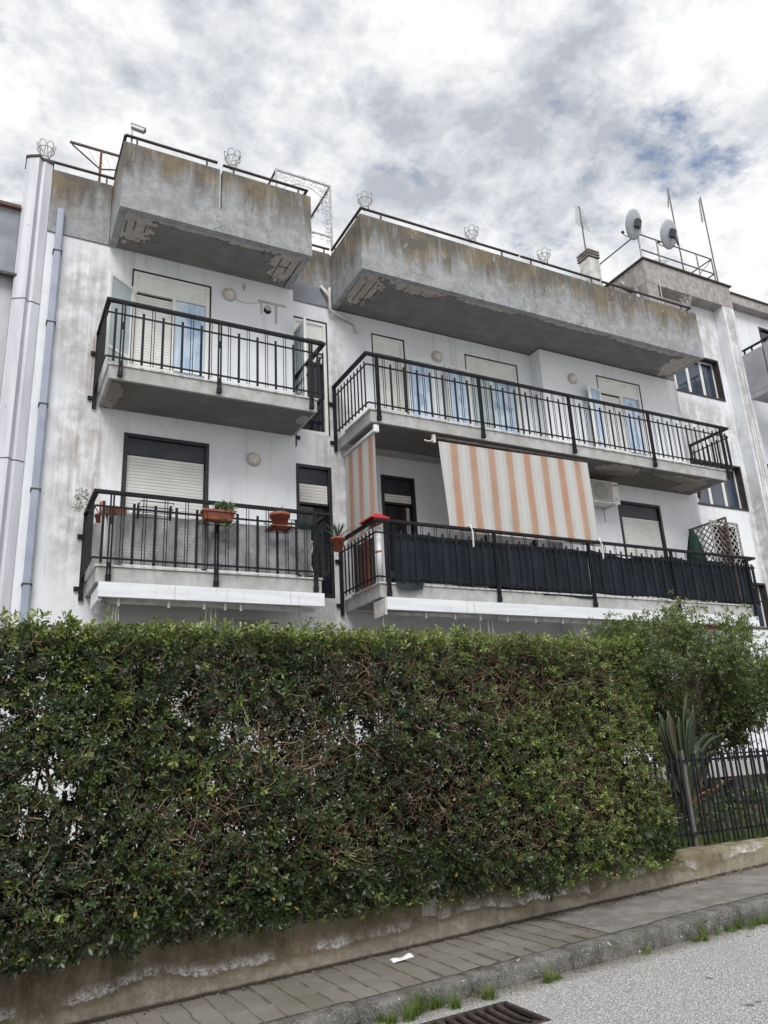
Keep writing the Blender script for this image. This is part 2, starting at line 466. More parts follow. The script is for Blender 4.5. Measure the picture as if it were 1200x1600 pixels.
    # striped awning cloth, along X and along Y
    for nm, ax, ph in (('awning_cloth_long', 0, 0.10), ('awning_cloth_side', 1, 0.16)):
        b = NB(nm)
        p = b.pos()
        u = b.xyz(p)[ax]
        fr = b.math('FRACT', b.math('DIVIDE', b.math('SUBTRACT', u, ph), 0.405))
        a = b.math('ABSOLUTE', b.math('SUBTRACT', fr, 0.5))
        orange = b.mr(a, 0.12, 0.25, 1, 0)
        yel = b.math('SUBTRACT', b.mr(a, 0.235, 0.25, 1, 0), b.mr(a, 0.19, 0.205, 1, 0))
        gr = b.mr(b.math('ABSOLUTE', b.math('SUBTRACT', a, 0.34)), 0.02, 0.055, 1, 0)
        fade = b.noise(p, 1.3, 5, 0.6)
        c = b.mix(b.math('MULTIPLY', gr, 0.35), (0.74, 0.735, 0.72), (0.50, 0.54, 0.58))
        c = b.mix(b.math('MULTIPLY', yel, 0.5), c, (0.62, 0.52, 0.34))
        c = b.mix(orange, c, b.mix(b.mr(fade, 0.3, 0.7), (0.62, 0.37, 0.27), (0.63, 0.46, 0.37)))
        c = b.mix(b.math('MULTIPLY', b.mr(b.noise(b.mapv(p, (1.5, 1.5, 0.6)), 2.1, 6, 0.65), 0.52, 0.75), 0.35), c, (0.40, 0.36, 0.33))
        wv = b.noise(p, 130, 2, 0.5)
        MAT[nm] = b.out(c, 0.9, 0, 0.1, b.bump(wv, 0.2, 0.002), transl=(0.40, c))

    b = NB('shade_net')
    p = b.pos()
    n = b.noise(b.mapv(p, (1, 1, 0.5)), 3.0, 6, 0.65)
    c = b.mix(b.mr(n, 0.35, 0.7), (0.012, 0.018, 0.024), (0.026, 0.036, 0.045))
    c = b.mix(b.mr(b.noise(b.mapv(p, (14, 14, 0.7)), 1.5, 4, 0.6), 0.55, 0.75), c, (0.036, 0.050, 0.060))
    MAT['net'] = b.out(c, 0.85, 0, 0.15, b.bump(b.noise(p, 150, 2), 0.3, 0.002))
    b = NB('grey_sheet')
    p = b.pos()
    c = b.mix(b.mr(b.noise(b.mapv(p, (2.2, 2, 0.7)), 2.6, 6, 0.65), 0.35, 0.68), (0.33, 0.33, 0.345), (0.15, 0.15, 0.16))
    MAT['sheet'] = b.out(c, 0.6, 0, 0.3, alpha=b.mr(b.noise(p, 3.0, 4, 0.6), 0.3, 0.7, 0.45, 0.85))

    # retaining wall: mossy brown render over white bloom
    b = NB('garden_wall_render')
    p = b.pos()
    x = b.xyz(p)
    hg = b.math('SUBTRACT', x[2], b.math('ADD', b.math('MULTIPLY', x[0], 0.042), 0.04))
    mott = b.noise(p, 5, 9, 0.72)
    fine = b.noise(p, 60, 5, 0.7)
    c = b.mix(b.mr(mott, 0.35, 0.68), (0.125, 0.100, 0.068), (0.225, 0.190, 0.135))
    st = b.noise(b.mapv(p, (2.4, 2.4, 0.9)), 1.5, 8, 0.7)
    moss = b.math('MULTIPLY', b.mr(st, 0.48, 0.62), b.mr(hg, 0.10, 0.30))
    c = b.mix(b.math('MULTIPLY', moss, 0.75), c, (0.075, 0.070, 0.035))
    wob = b.math('ADD', hg, b.math('MULTIPLY', b.math('SUBTRACT', b.noise(b.mapv(p, (1, 1, 0.4)), 1.1, 7, 0.66), 0.5), 0.42))
    line = b.math('SUBTRACT', b.mr(wob, 0.135, 0.15), b.mr(wob, 0.152, 0.24))
    bloom = b.math('MULTIPLY', line, b.mr(b.noise(b.mapv(p, (1, 1, 0.3)), 1.5, 5, 0.65), 0.44, 0.56))
    bloom = b.math('MULTIPLY', bloom, b.mr(b.math('ADD', b.math('MULTIPLY', fine, 0.55), b.math('MULTIPLY', b.noise(p, 19, 6, 0.75), 0.45)), 0.38, 0.54))
    c = b.mix(b.math('MULTIPLY', bloom, 0.95), c, (0.74, 0.73, 0.73))
    low = b.mr(wob, 0.08, 0.14, 1, 0)
    c = b.mix(b.math('MULTIPLY', low, 0.75), c, b.mix(b.mr(b.noise(p, 14, 5, 0.7), 0.4, 0.65), (0.25, 0.215, 0.175), (0.36, 0.325, 0.27)))
    c = b.mix(b.mr(hg, 0.012, 0.035, 1, 0), c, (0.05, 0.043, 0.036))
    rgt = b.math('MULTIPLY', b.mr(x[0], 6.2, 7.2), b.mr(b.noise(p, 8, 6, 0.7), 0.42, 0.6))
    c = b.mix(b.math('MULTIPLY', rgt, 0.55), c, (0.30, 0.29, 0.19))
    lft = b.math('MULTIPLY', b.mr(x[0], 0.2, 2.2, 1, 0), b.mr(st, 0.36, 0.56))
    c = b.mix(b.math('MULTIPLY', lft, 0.6), c, (0.06, 0.048, 0.032))
    strk = b.noise(b.mapv(p, (11, 11, 0.7)), 1.4, 6, 0.7)
    c = b.mix(b.math('MULTIPLY', b.mr(strk, 0.54, 0.70), 0.28), c, (0.075, 0.062, 0.042))
    c = b.mix(b.mr(fine, 0.58, 0.70), c, b.mix(0.6, c, (0.40, 0.37, 0.32)))
    h = b.math('ADD', b.math('ADD', b.math('MULTIPLY', mott, 0.5), b.math('MULTIPLY', fine, 0.4)), b.math('MULTIPLY', bloom, 0.3))
    MAT['garden_wall'] = b.out(c, 0.95, 0, 0.15, b.bump(h, 0.9, 0.02))

    b = NB('kerb_concrete')
    p = b.pos()
    mott = b.noise(p, 7, 8, 0.72)
    fine = b.noise(p, 90, 5, 0.75)
    c = b.mix(b.mr(mott, 0.35, 0.68), (0.075, 0.072, 0.066), (0.185, 0.18, 0.17))
    c = b.mix(b.mr(fine, 0.53, 0.64), c, (0.34, 0.335, 0.325))
    c = b.mix(b.mr(b.noise(p, 17, 3, 0.5), 0.70, 0.73), c, (0.52, 0.51, 0.48))
    c = b.mix(b.math('MULTIPLY', b.mr(b.noise(p, 3.0, 5, 0.6), 0.52, 0.66), 0.4), c, (0.085, 0.085, 0.05))
    MAT['kerb'] = b.out(c, 0.95, 0, 0.2, b.bump(b.math('ADD', fine, mott), 0.8, 0.012))

    b = NB('paving_tile')
    p = b.pos()
    r = b.rnd()
    mott = b.noise(p, 9, 7, 0.7)
    fine = b.noise(p, 80, 4, 0.7)
    c = b.mix(r, (0.165, 0.152, 0.13), (0.215, 0.20, 0.172))
    c = b.mix(b.math('MULTIPLY', b.mr(mott, 0.4, 0.7), 0.7), c, (0.18, 0.17, 0.145))
    big = b.noise(p, 1.3, 5, 0.6)
    c = b.mix(b.math('MULTIPLY', b.mr(big, 0.45, 0.7), 0.55), c, (0.12, 0.11, 0.085))
    c = b.mix(b.mr(fine, 0.62, 0.75), c, b.mix(0.5, c, (0.42, 0.41, 0.39)))
    MAT['tile'] = b.out(c, 0.9, 0, 0.2, b.bump(b.math('ADD', fine, mott), 0.5, 0.006))

    b = NB('pavement_concrete')
    p = b.pos()
    mott = b.noise(p, 5.0, 9, 0.72)
    fine = b.noise(p, 70, 5, 0.75)
    c = b.mix(b.mr(mott, 0.35, 0.68), (0.15, 0.142, 0.128), (0.245, 0.238, 0.22))
    c = b.mix(b.mr(fine, 0.62, 0.75), c, (0.34, 0.335, 0.32))
    MAT['pave'] = b.out(c, 0.92, 0, 0.2, b.bump(b.math('ADD', fine, mott), 0.6, 0.008))

    b = NB('worn_asphalt')
    p = b.pos()
    agg = b.voro(p, 70)
    fine = b.noise(p, 85, 5, 0.8)
    mott = b.noise(p, 2.2, 6, 0.65)
    c = b.mix(b.mr(agg, 0.12, 0.5), (0.78, 0.78, 0.78), (0.27, 0.27, 0.265))
    c = b.mix(b.mr(fine, 0.52, 0.68), c, (0.80, 0.80, 0.80))
    c = b.mix(b.math('MULTIPLY', b.mr(mott, 0.5, 0.75), 0.3), c, (0.34, 0.335, 0.32))
    c = b.mix(b.mr(b.noise(p, 6.5, 3, 0.5), 0.70, 0.74), c, (0.14, 0.135, 0.13))
    ck = b.noise(p, 1.6, 8, 0.62, 0.4)
    crk = b.math('MULTIPLY', b.mr(b.math('ABSOLUTE', b.math('SUBTRACT', ck, 0.5)), 0.0, 0.004, 1, 0), b.mr(b.noise(p, 0.8, 2), 0.47, 0.55))
    c = b.mix(b.math('MULTIPLY', crk, 0.6), c, (0.12, 0.115, 0.11))
    c = b.mix(b.math('MULTIPLY', b.mr(b.noise(p, 0.7, 5, 0.6), 0.50, 0.62), 0.28), c, (0.33, 0.33, 0.335))
    dirt = b.math('MULTIPLY', b.mr(b.math('ADD', b.xyz(p)[1], b.math('MULTIPLY', b.noise(p, 6, 5, 0.7), 0.25)), 4.93, 5.12), 0.8)
    c = b.mix(dirt, c, (0.15, 0.135, 0.11))
    MAT['road'] = b.out(c, 0.9, 0, 0.3, b.bump(b.math('SUBTRACT', fine, agg), 0.9, 0.008))
    MAT['joint_dirt'] = simple('dirt_in_joints', (0.14, 0.127, 0.105), 0.95, 0, 0.1, 0.35, 30, 0.5)
    MAT['ground'] = simple('far_ground', (0.16, 0.15, 0.12), 0.95, 0, 0.1, 0.25, 0.3)
    MAT['grate'] = simple('cast_iron_grate', (0.060, 0.047, 0.042), 0.75, 0.3, 0.3, 0.35, 25, 0.5)

    # foliage: colour per leaf from the mesh
    for nm, rough, tr in (('hedge_leaf', 0.32, 0.20), ('grass_blade', 0.6, 0.3), ('big_leaf', 0.45, 0.15)):
        b = NB(nm)
        a = b.n('ShaderNodeAttribute', attribute_name='col').outputs['Color']
        c = b.mix(b.mr(b.noise(b.pos(), 60, 2), 0.35, 0.7), a, b.mix(0.3, a, (0.16, 0.17, 0.05)))
        tc = b.mix(0.5, a, (0.22, 0.30, 0.03))
        MAT[nm] = b.out(c, rough, 0, 0.5, transl=(tr, tc))
    b = NB('twig_bark')
    a = b.n('ShaderNodeAttribute', attribute_name='col').outputs['Color']
    MAT['bark'] = b.out(a, 0.85, 0, 0.2)


make_materials()

# ------------------------------------------------------------------ mesh and object helpers
WO = {}       # world origin of every object, for parenting by translation


class MB:
    def __init__(self):
        self.v, self.f = [], []

    def add(self, vs, fs):
        k = len(self.v)
        self.v += [tuple(q) for q in vs]
        self.f += [tuple(i + k for i in q) for q in fs]
        return self

    def box(self, x0, x1, y0, y1, z0, z1):
        v = [(x, y, z) for z in (z0, z1) for y in (y0, y1) for x in (x0, x1)]
        return self.add(v, [(0, 2, 3, 1), (4, 5, 7, 6), (0, 1, 5, 4), (2, 6, 7, 3), (0, 4, 6, 2), (1, 3, 7, 5)])

    def slant(self, a, b, w, h):
        """bar of rectangular section between two points (w horizontal, h the other way)"""
        a, b = Vector(a), Vector(b)
        d = (b - a).normalized()
        s = d.cross(Vector((0, 0, 1)))
        s = Vector((1, 0, 0)) if s.length < 1e-4 else s.normalized()
        t = s.cross(d)
        v = [p + s * i * w / 2 + t * j * h / 2 for p in (a, b) for i, j in ((-1, -1), (1, -1), (1, 1), (-1, 1))]
        return self.add(v, [(3, 2, 1, 0), (4, 5, 6, 7), (0, 1, 5, 4), (1, 2, 6, 5), (2, 3, 7, 6), (3, 0, 4, 7)])

    def tube(self, pts, r, n=6, cap=True, closed=False):
        pts = [Vector(p) for p in pts]
        m = len(pts)
        rr = r if isinstance(r, (list, tuple)) else [r] * m
        ring = []
        ref = None
        for i, p in enumerate(pts):
            if closed:
                d = pts[(i + 1) % m] - pts[i - 1]
            else:
                d = pts[min(i + 1, m - 1)] - pts[max(i - 1, 0)]
            d = d.normalized()
            if ref is None or abs(ref.dot(d)) > 0.95:
                ref = Vector((0, 0, 1)) if abs(d.z) < 0.9 else Vector((1, 0, 0))
            s = d.cross(ref).normalized()
            t = s.cross(d)
            ring.append([p + (s * math.cos(2 * math.pi * k / n) + t * math.sin(2 * math.pi * k / n)) * rr[i] for k in range(n)])
        v = [q for rg in ring for q in rg]
        f = []
        for i in range(m if closed else m - 1):
            j = (i + 1) % m
            for k in range(n):
                f.append((i * n + k, i * n + (k + 1) % n, j * n + (k + 1) % n, j * n + k))
        if cap and not closed:
            f.append(tuple(reversed(range(n))))
            f.append(tuple(range((m - 1) * n, m * n)))
        return self.add(v, f)

    def lathe(self, c, prof, n=16, axis='Z'):
        """profile of (radius, height) turned round an axis through c"""
        c = Vector(c)
        v = []
        for r, h in prof:
            for k in range(n):
                a = 2 * math.pi * k / n
                q = (r * math.cos(a), r * math.sin(a), h)
                if axis == 'Y':
                    q = (q[0], q[2], q[1])
                elif axis == 'X':
                    q = (q[2], q[0], q[1])
                v.append(c + Vector(q))
        f = []
        for i in range(len(prof) - 1):
            for k in range(n):
                f.append((i * n + k, i * n + (k + 1) % n, (i + 1) * n + (k + 1) % n, (i + 1) * n + k))
        f.append(tuple(reversed(range(n))))
        f.append(tuple(range((len(prof) - 1) * n, len(prof) * n)))
        return self.add(v, f)

    def prism(self, poly, z0, z1):
        n = len(poly)
        v = [(x, y, z0) for x, y in poly] + [(x, y, z1) for x, y in poly]
        f = [tuple(reversed(range(n))), tuple(range(n, 2 * n))]
        f += [(i, (i + 1) % n, n + (i + 1) % n, n + i) for i in range(n)]
        return self.add(v, f)

    def ring(self, x0, x1, z0, z1, w, y0, y1, bottom=True):
        """rectangular frame in the XZ plane"""
        self.box(x0, x0 + w, y0, y1, z0, z1)
        self.box(x1 - w, x1, y0, y1, z0, z1)
        self.box(x0 + w, x1 - w, y0, y1, z1 - w, z1)
        if bottom:
            self.box(x0 + w, x1 - w, y0, y1, z0, z0 + w)
        return self

    def mesh(self, name, mat, smooth=False):
        me = bpy.data.meshes.new(name)
        me.from_pydata(self.v, [], self.f)
        me.materials.append(MAT[mat])
        if smooth:
            me.polygons.foreach_set('use_smooth', [True] * len(me.polygons))
        me.update()
        return me

    def build(self, name, mat, parent=None, smooth=False, bevel=0.0, loc=None, rot=None, label=None):
        return place(name, self.mesh(name, mat, smooth), parent, loc or (0, 0, 0), rot, bevel, label)


def place(name, me, parent=None, loc=(0, 0, 0), rot=None, bevel=0.0, label=None):
    o = bpy.data.objects.new(name, me)
    COL.objects.link(o)
    loc = Vector(loc)
    WO[o] = loc
    if parent is not None:
        o.parent = parent
        o.location = loc - WO[parent]
    else:
        o.location = loc
    if rot is not None:
        o.rotation_euler = rot
    if bevel:
        m = o.modifiers.new('bevel', 'BEVEL')
        m.width = bevel
        m.segments = 2
        m.limit_method = 'ANGLE'
    if label:
        o['label'] = label
    return o


def tag(o, label, cat, group=None):
    o['label'] = label
    o['category'] = cat
    if group:
        o['group'] = group
    return o


def thing(name, label, cat, loc, group=None):
    o = bpy.data.objects.new(name, None)
    COL.objects.link(o)
    o.location = loc
    o.empty_display_size = 0.2
    WO[o] = Vector(loc)
    return tag(o, label, cat, group)


def structure(o):
    o['kind'] = 'structure'
    return o


def wall_mesh(x0, x1, z0, z1, y, t, holes, ends=True):
    """upright wall facing -Y with rectangular openings that go right through its thickness"""
    xs = sorted({x0, x1, *[q for h in holes for q in h[:2]]})
    zs = sorted({z0, z1, *[q for h in holes for q in h[2:]]})
    mb = MB()

    def hole(i, j):
        if i < 0 or j < 0 or i >= len(xs) - 1 or j >= len(zs) - 1:
            return None
        cx, cz = (xs[i] + xs[i + 1]) / 2, (zs[j] + zs[j + 1]) / 2
        return any(h[0] < cx < h[1] and h[2] < cz < h[3] for h in holes)
    for i in range(len(xs) - 1):
        for j in range(len(zs) - 1):
            if hole(i, j):
                continue
            a, b, c, d = xs[i], xs[i + 1], zs[j], zs[j + 1]
            mb.add([(a, y, c), (b, y, c), (b, y, d), (a, y, d)], [(0, 1, 2, 3)])
            mb.add([(a, y + t, c), (b, y + t, c), (b, y + t, d), (a, y + t, d)], [(3, 2, 1, 0)])
            for di, dj, q in ((-1, 0, [(a, y, c), (a, y, d), (a, y + t, d), (a, y + t, c)]), (1, 0, [(b, y, d), (b, y, c), (b, y + t, c), (b, y + t, d)]),
                              (0, -1, [(b, y, c), (a, y, c), (a, y + t, c), (b, y + t, c)]), (0, 1, [(a, y, d), (b, y, d), (b, y + t, d), (a, y + t, d)])):
                h = hole(i + di, j + dj)
                if h or (h is None and ends):
                    mb.add(q, [(0, 1, 2, 3)])
    return mb


def sw_z(x):                      # surface of the rising pavement
    return 0.04 + 0.042 * max(-12, min(14, x))


def road_z(x):
    return -0.03 + 0.028 * max(-12, min(14, x))


# ------------------------------------------------------------------ ground, road, pavement, kerb
YB, W1, W2 = 10.58, 11.68, 12.0
YK, YW = 5.03, 6.0               # kerb face, garden wall face


def ground_and_road():
    xs = [-600, -100, -40, -12, 14, 40, 100, 600]

    def sheet(name, zf, y0, y1, mat, xs=xs):
        mb = MB()
        for a, b in zip(xs, xs[1:]):
            mb.add([(a, y0, zf(a)), (b, y0, zf(b)), (b, y1, zf(b)), (a, y1, zf(a))], [(0, 1, 2, 3)])
        return structure(mb.build(name, mat))
    sheet('ground', lambda x: road_z(x) - 0.6, -600, 600, 'ground')
    gx0, gx1, gy0, gy1 = 2.58, 3.26, 4.33, 4.79
    mb = MB()
    xs2, ys2 = [-60, -12, gx0, gx1, 14, 60], [-40, gy0, gy1, YK + 0.02]
    for a, b in zip(xs2, xs2[1:]):
        for c, d in zip(ys2, ys2[1:]):
            if not (a == gx0 and c == gy0):
                mb.add([(a, c, road_z(a)), (b, c, road_z(b)), (b, d, road_z(b)), (a, d, road_z(a))], [(0, 1, 2, 3)])
    structure(mb.build('road', 'road'))
    pv = sheet('pavement', lambda x: sw_z(x) - 0.006, YK + 0.15, YW + 0.05, 'joint_dirt', [-60, -12, 4.75])
    sheet('pavement', lambda x: sw_z(x) - 0.001, YK + 0.15, YW + 0.05, 'pave', [4.555, 14, 60])
    # square paving tiles, each a little out of true
    rg = random.Random(4)
    metiles = []
    for k in range(4):
        mb = MB()
        s = 0.0794
        j = [(rg.uniform(-.002, .002), rg.uniform(-.002, .002)) for _ in range(4)]
        c = [(-s + j[0][0], -s + j[0][1]), (s + j[1][0], -s + j[1][1]), (s + j[2][0], s + j[2][1]), (-s + j[3][0], s + j[3][1])]
        b = [(x * .985, y * .985) for x, y in c]
        v = [(x, y, -0.02) for x, y in c] + [(x, y, -0.004) for x, y in c] + [(x, y, 0) for x, y in b]
        f = [(0, 1, 5, 4), (1, 2, 6, 5), (2, 3, 7, 6), (3, 0, 4, 7), (4, 5, 9, 8), (5, 6, 10, 9), (6, 7, 11, 10), (7, 4, 8, 11), (8, 9, 10, 11)]
        metiles.append(mb.add(v, f).mesh('paving_tile', 'tile'))
    for i in range(33):
        for j in range(5):
            x, y = -0.72 + 0.16 * i + rg.uniform(-.0015, .0015), YK + 0.236 + 0.16 * j + rg.uniform(-.0015, .0015)
            o = place('paving_tile', metiles[rg.randrange(4)], pv, (x, y, sw_z(x) + rg.uniform(-.0012, .0012)),
                      (rg.uniform(-.004, .004), -0.042 + rg.uniform(-.004, .004), rg.choice((0, math.pi / 2, math.pi))))
    # kerb stones
    kb = structure(MB().box(-60, 60, YK + 0.05, YK + 0.14, -0.9, -0.6).build('kerb', 'kerb'))
    xs = [-1.25, -0.35, 0.55, 1.45, 2.33, 3.17, 4.05, 4.95, 5.85, 6.75, 7.65, 8.55, 9.5, 10.4, 11.3, 12.2]
    prof = [(-0.006, -0.42), (-0.004, -0.10), (0.0, -0.035), (0.006, -0.016), (0.020, -0.004), (0.06, 0.001), (0.11, 0.003), (0.155, 0.003), (0.156, -0.42)]
    for a, b in zip(xs, xs[1:]):
        a2, b2 = a + 0.004, b - 0.004
        n = 14
        mb = MB()
        dz, dy = rg.uniform(-.008, .008), rg.uniform(-.010, .006)
        m = len(prof)
        for i in range(n + 1):
            x = a2 + (b2 - a2) * i / n
            e = 0.004 if i in (0, n) else 0.0
            for (py, pz) in prof:
                mb.v.append((x - a, py + dy + rg.uniform(-.0022, .0022), sw_z(x) - sw_z(a) + pz + dz - (e if pz > -.03 else 0) + rg.uniform(-.002, .002)))
        for i in range(n):
            for k in range(m - 1):
                mb.f.append((i * m + k, (i + 1) * m + k, (i + 1) * m + k + 1, i * m + k + 1))
        mb.f.append(tuple(range(m)))
        mb.f.append(tuple(reversed(range(n * m, n * m + m))))
        mb.build('kerbstone', 'kerb', kb, True, loc=(a, YK, sw_z(a)))


ground_and_road()


def garden():
    # low retaining wall with a coping-less top, slightly uneven
    rg = np.random.default_rng(3)
    mb = MB()
    xs = np.arange(-8, 16.01, 0.08)
    prof = [(0, -0.6), (0, 0.04), (0, 0.16), (0, 0.30), (0, 0.44), (0, 0.545), (0.012, 0.57), (0.06, 0.582), (0.19, 0.585), (0.30, 0.57), (0.30, -0.6)]
    m = len(prof)
    for x in xs:
        for k, (py, pz) in enumerate(prof):
            amp = 0.006 if 0 < k < 9 else 0
            base = YW + (0.016 if 1 <= k <= 6 and math.sin(x * 1.7) > 0.2 else 0)
            mb.v.append((x, base + py + rg.normal(0, amp), pz + rg.normal(0, amp * .5)))
    for i in range(len(xs) - 1):
        for k in range(m - 1):
            mb.f.append((i * m + k, (i + 1) * m + k, (i + 1) * m + k + 1, i * m + k + 1))
    o = mb.build('garden_wall', 'garden_wall', None, True)
    tag(o, 'low mossy brown rendered retaining wall under the hedge along the pavement', 'wall')
    # pale square patch of mortar low on the wall
    x, z = 3.40, 0.55
    structure(MB().add([(-40, 6.25, 0.53), (40, 6.25, 0.53), (40, 10.6, 0.42), (40, 18, 0.30), (-40, 18, 0.30), (-40, 10.6, 0.42)],
                       [(0, 1, 2, 5), (5, 2, 3, 4)]).build('garden_ground', 'soil'))


garden()


# ------------------------------------------------------------------ the apartment building
ZU, ZL = 7.295, 4.275            # floor levels of the two balcony storeys
DOORS_UP = [(1.70, 3.02, W1), (4.66, 5.36, W2), (6.34, 7.06, W2), (8.54, 9.88, W2), (11.89, 13.20, W1)]
DOORS_LOW = [(1.70, 3.05, W1), (4.68, 5.37, W2), (6.37, 7.10, W2), (8.60, 9.90, W2), (11.95, 13.22, W1)]
BLD = thing('apartment_building', 'white plastered apartment block with black railed balconies behind the hedge', 'building', (8.0, 12.2, 0.4))


def holes_for(y, x0, x1):
    h = []
    for a, b, yy in DOORS_UP:
        if yy == y and x0 <= a < x1:
            h.append((a, b, ZU, 9.66))
    for a, b, yy in DOORS_LOW:
        if yy == y and x0 <= a < x1:
            h.append((a, b, ZL, 6.68))
    return h


def building_shell():
    g = (1.75, 3.10, 1.24, 3.66)
    wall_mesh(0.33, 4.56, 0.2, 10.0, W1, 0.30, holes_for(W1, 0.3, 4.5) + [g]).build('wall', 'plaster', BLD)
    wall_mesh(4.565, 10.285, 1.0, 10.0, W2, 0.30, holes_for(W2, 4.5, 10.3) + [(6.4, 7.1, 1.24, 3.66), (8.6, 9.9, 1.24, 3.66)]).build('wall', 'plaster', BLD)
    wall_mesh(10.29, 14.47, 1.0, 10.0, W1, 0.62, holes_for(W1, 10.2, 14.4) + [(11.95, 13.2, 1.24, 3.66)]).build('wall', 'plaster', BLD)
    # stair tower: recessed window bay between piers, frame above the roof
    wall_mesh(14.475, 16.845, 0.2, 12.72, W2, 0.30, [(14.60, 16.62, 9.98, 11.17), (14.60, 16.66, 6.99, 8.18), (14.60, 16.70, 4.05, 5.17)]).build('wall', 'plaster', BLD)
    MB().box(16.85, 17.28, W1, 13.2, 0.2, 12.725).build('pier', 'plaster', BLD, bevel=0.012)
    MB().box(14.09, 14.47, W1, 15.5, 10.02, 12.725).build('pier', 'tower_concrete', BLD, bevel=0.012)
    MB().box(14.09, 17.28, W1 - 0.003, 15.5, 12.727, 13.40).build('tower_parapet', 'tower_concrete', BLD, bevel=0.012)
    MB().box(14.04, 17.34, W1 - 0.05, 15.6, 13.402, 13.44).build('coping', 'brown_iron', BLD)
    # interior darkness and flat roofs
    MB().box(0.36, 14.4, 12.4, 20.0, 9.80, 10.0).build('roof', 'concrete', BLD)
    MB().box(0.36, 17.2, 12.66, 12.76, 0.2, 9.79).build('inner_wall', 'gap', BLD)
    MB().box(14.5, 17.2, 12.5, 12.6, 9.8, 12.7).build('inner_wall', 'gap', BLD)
    MB().box(0.335, 0.43, W1 + 0.31, 20, 0.2, 9.79).build('wall', 'plaster', BLD)
    # grey fascias of the roof edge between the projecting parapets
    MB().box(0.335, 1.285, W1 - 0.022, W1 + 0.12, 10.003, 11.22).build('roof_parapet', 'concrete', BLD, bevel=0.01)
    MB().box(4.50, 5.48, W2 - 0.022, W2 + 0.12, 10.003, 11.26).build('roof_parapet', 'concrete', BLD, bevel=0.01)
    MB().box(4.575, 5.47, W2 - 0.027, W2 - 0.023, 10.02, 10.42).build('painted_band', 'grey_render', BLD)
    # terrace of the raised ground floor
    MB().box(5.5, 17.0, 10.56, 12.6, 0.97, 1.235).build('terrace_slab', 'fascia', BLD, bevel=0.01)
    for x in (5.7, 9.2, 12.6, 15.8):
        MB().box(x, x + 0.3, 11.0, 11.3, 0.2, 0.968).build('pillar', 'grey_render', BLD)
    # joint scar where the pavilion meets the neighbour: bent metal cover
    poly = [(-0.07, W1 + 0.25), (-0.07, W1 - 0.02), (-0.02, W1 - 0.06), (0.115, W1 - 0.13), (0.165, W1 - 0.05), (0.21, W1 - 0.065), (0.328, W1 - 0.02), (0.328, W1 + 0.25)]
    pl = MB().prism(poly, 0.2, 11.30).build('joint_cover', 'flashing', BLD)
    cap = [(-0.085, W1 + 0.27), (-0.085, W1 - 0.04), (-0.02, W1 - 0.085), (0.115, W1 - 0.155), (0.17, W1 - 0.07), (0.21, W1 - 0.085), (0.345, W1 - 0.04), (0.345, W1 + 0.27)]
    MB().prism(cap, 11.302, 11.335).build('cap', 'brown_iron', pl)
    for z in (3.2, 5.98, 8.62):
        q = [(x, y - 0.006) for x, y in poly]
        MB().prism(q, z, z + 0.012).build('lap_joint', 'brown_iron', pl)
    # downpipe with clips
    mb = MB()
    dp = MB().box(0.455, 0.565, W1 - 0.125, W1 - 0.02, 0.3, 10.42).build('downpipe', 'downpipe', BLD, bevel=0.022)
    for z in (4.15, 5.55, 6.9, 8.3, 9.6):
        MB().box(0.440, 0.580, W1 - 0.130, W1 - 0.001, z, z + 0.022).build('pipe_clip', 'brown_iron', dp)
    # waste pipe leaving the roof corner
    MB().tube([(5.24, 11.93, 10.42), (5.39, 11.88, 10.20), (5.40, 11.9, 9.93), (5.46, 11.92, 9.89), (5.93, 11.93, 9.77), (5.97, 11.93, 9.72), (5.97, 11.93, 9.56)], 0.035, 8).build('waste_pipe', 'white_pipe', BLD, True)
    MB().tube([(5.41, 11.9, 10.4), (5.40, 11.9, 9.93)], 0.030, 8).build('waste_pipe', 'white_pipe', BLD, True)


building_shell()


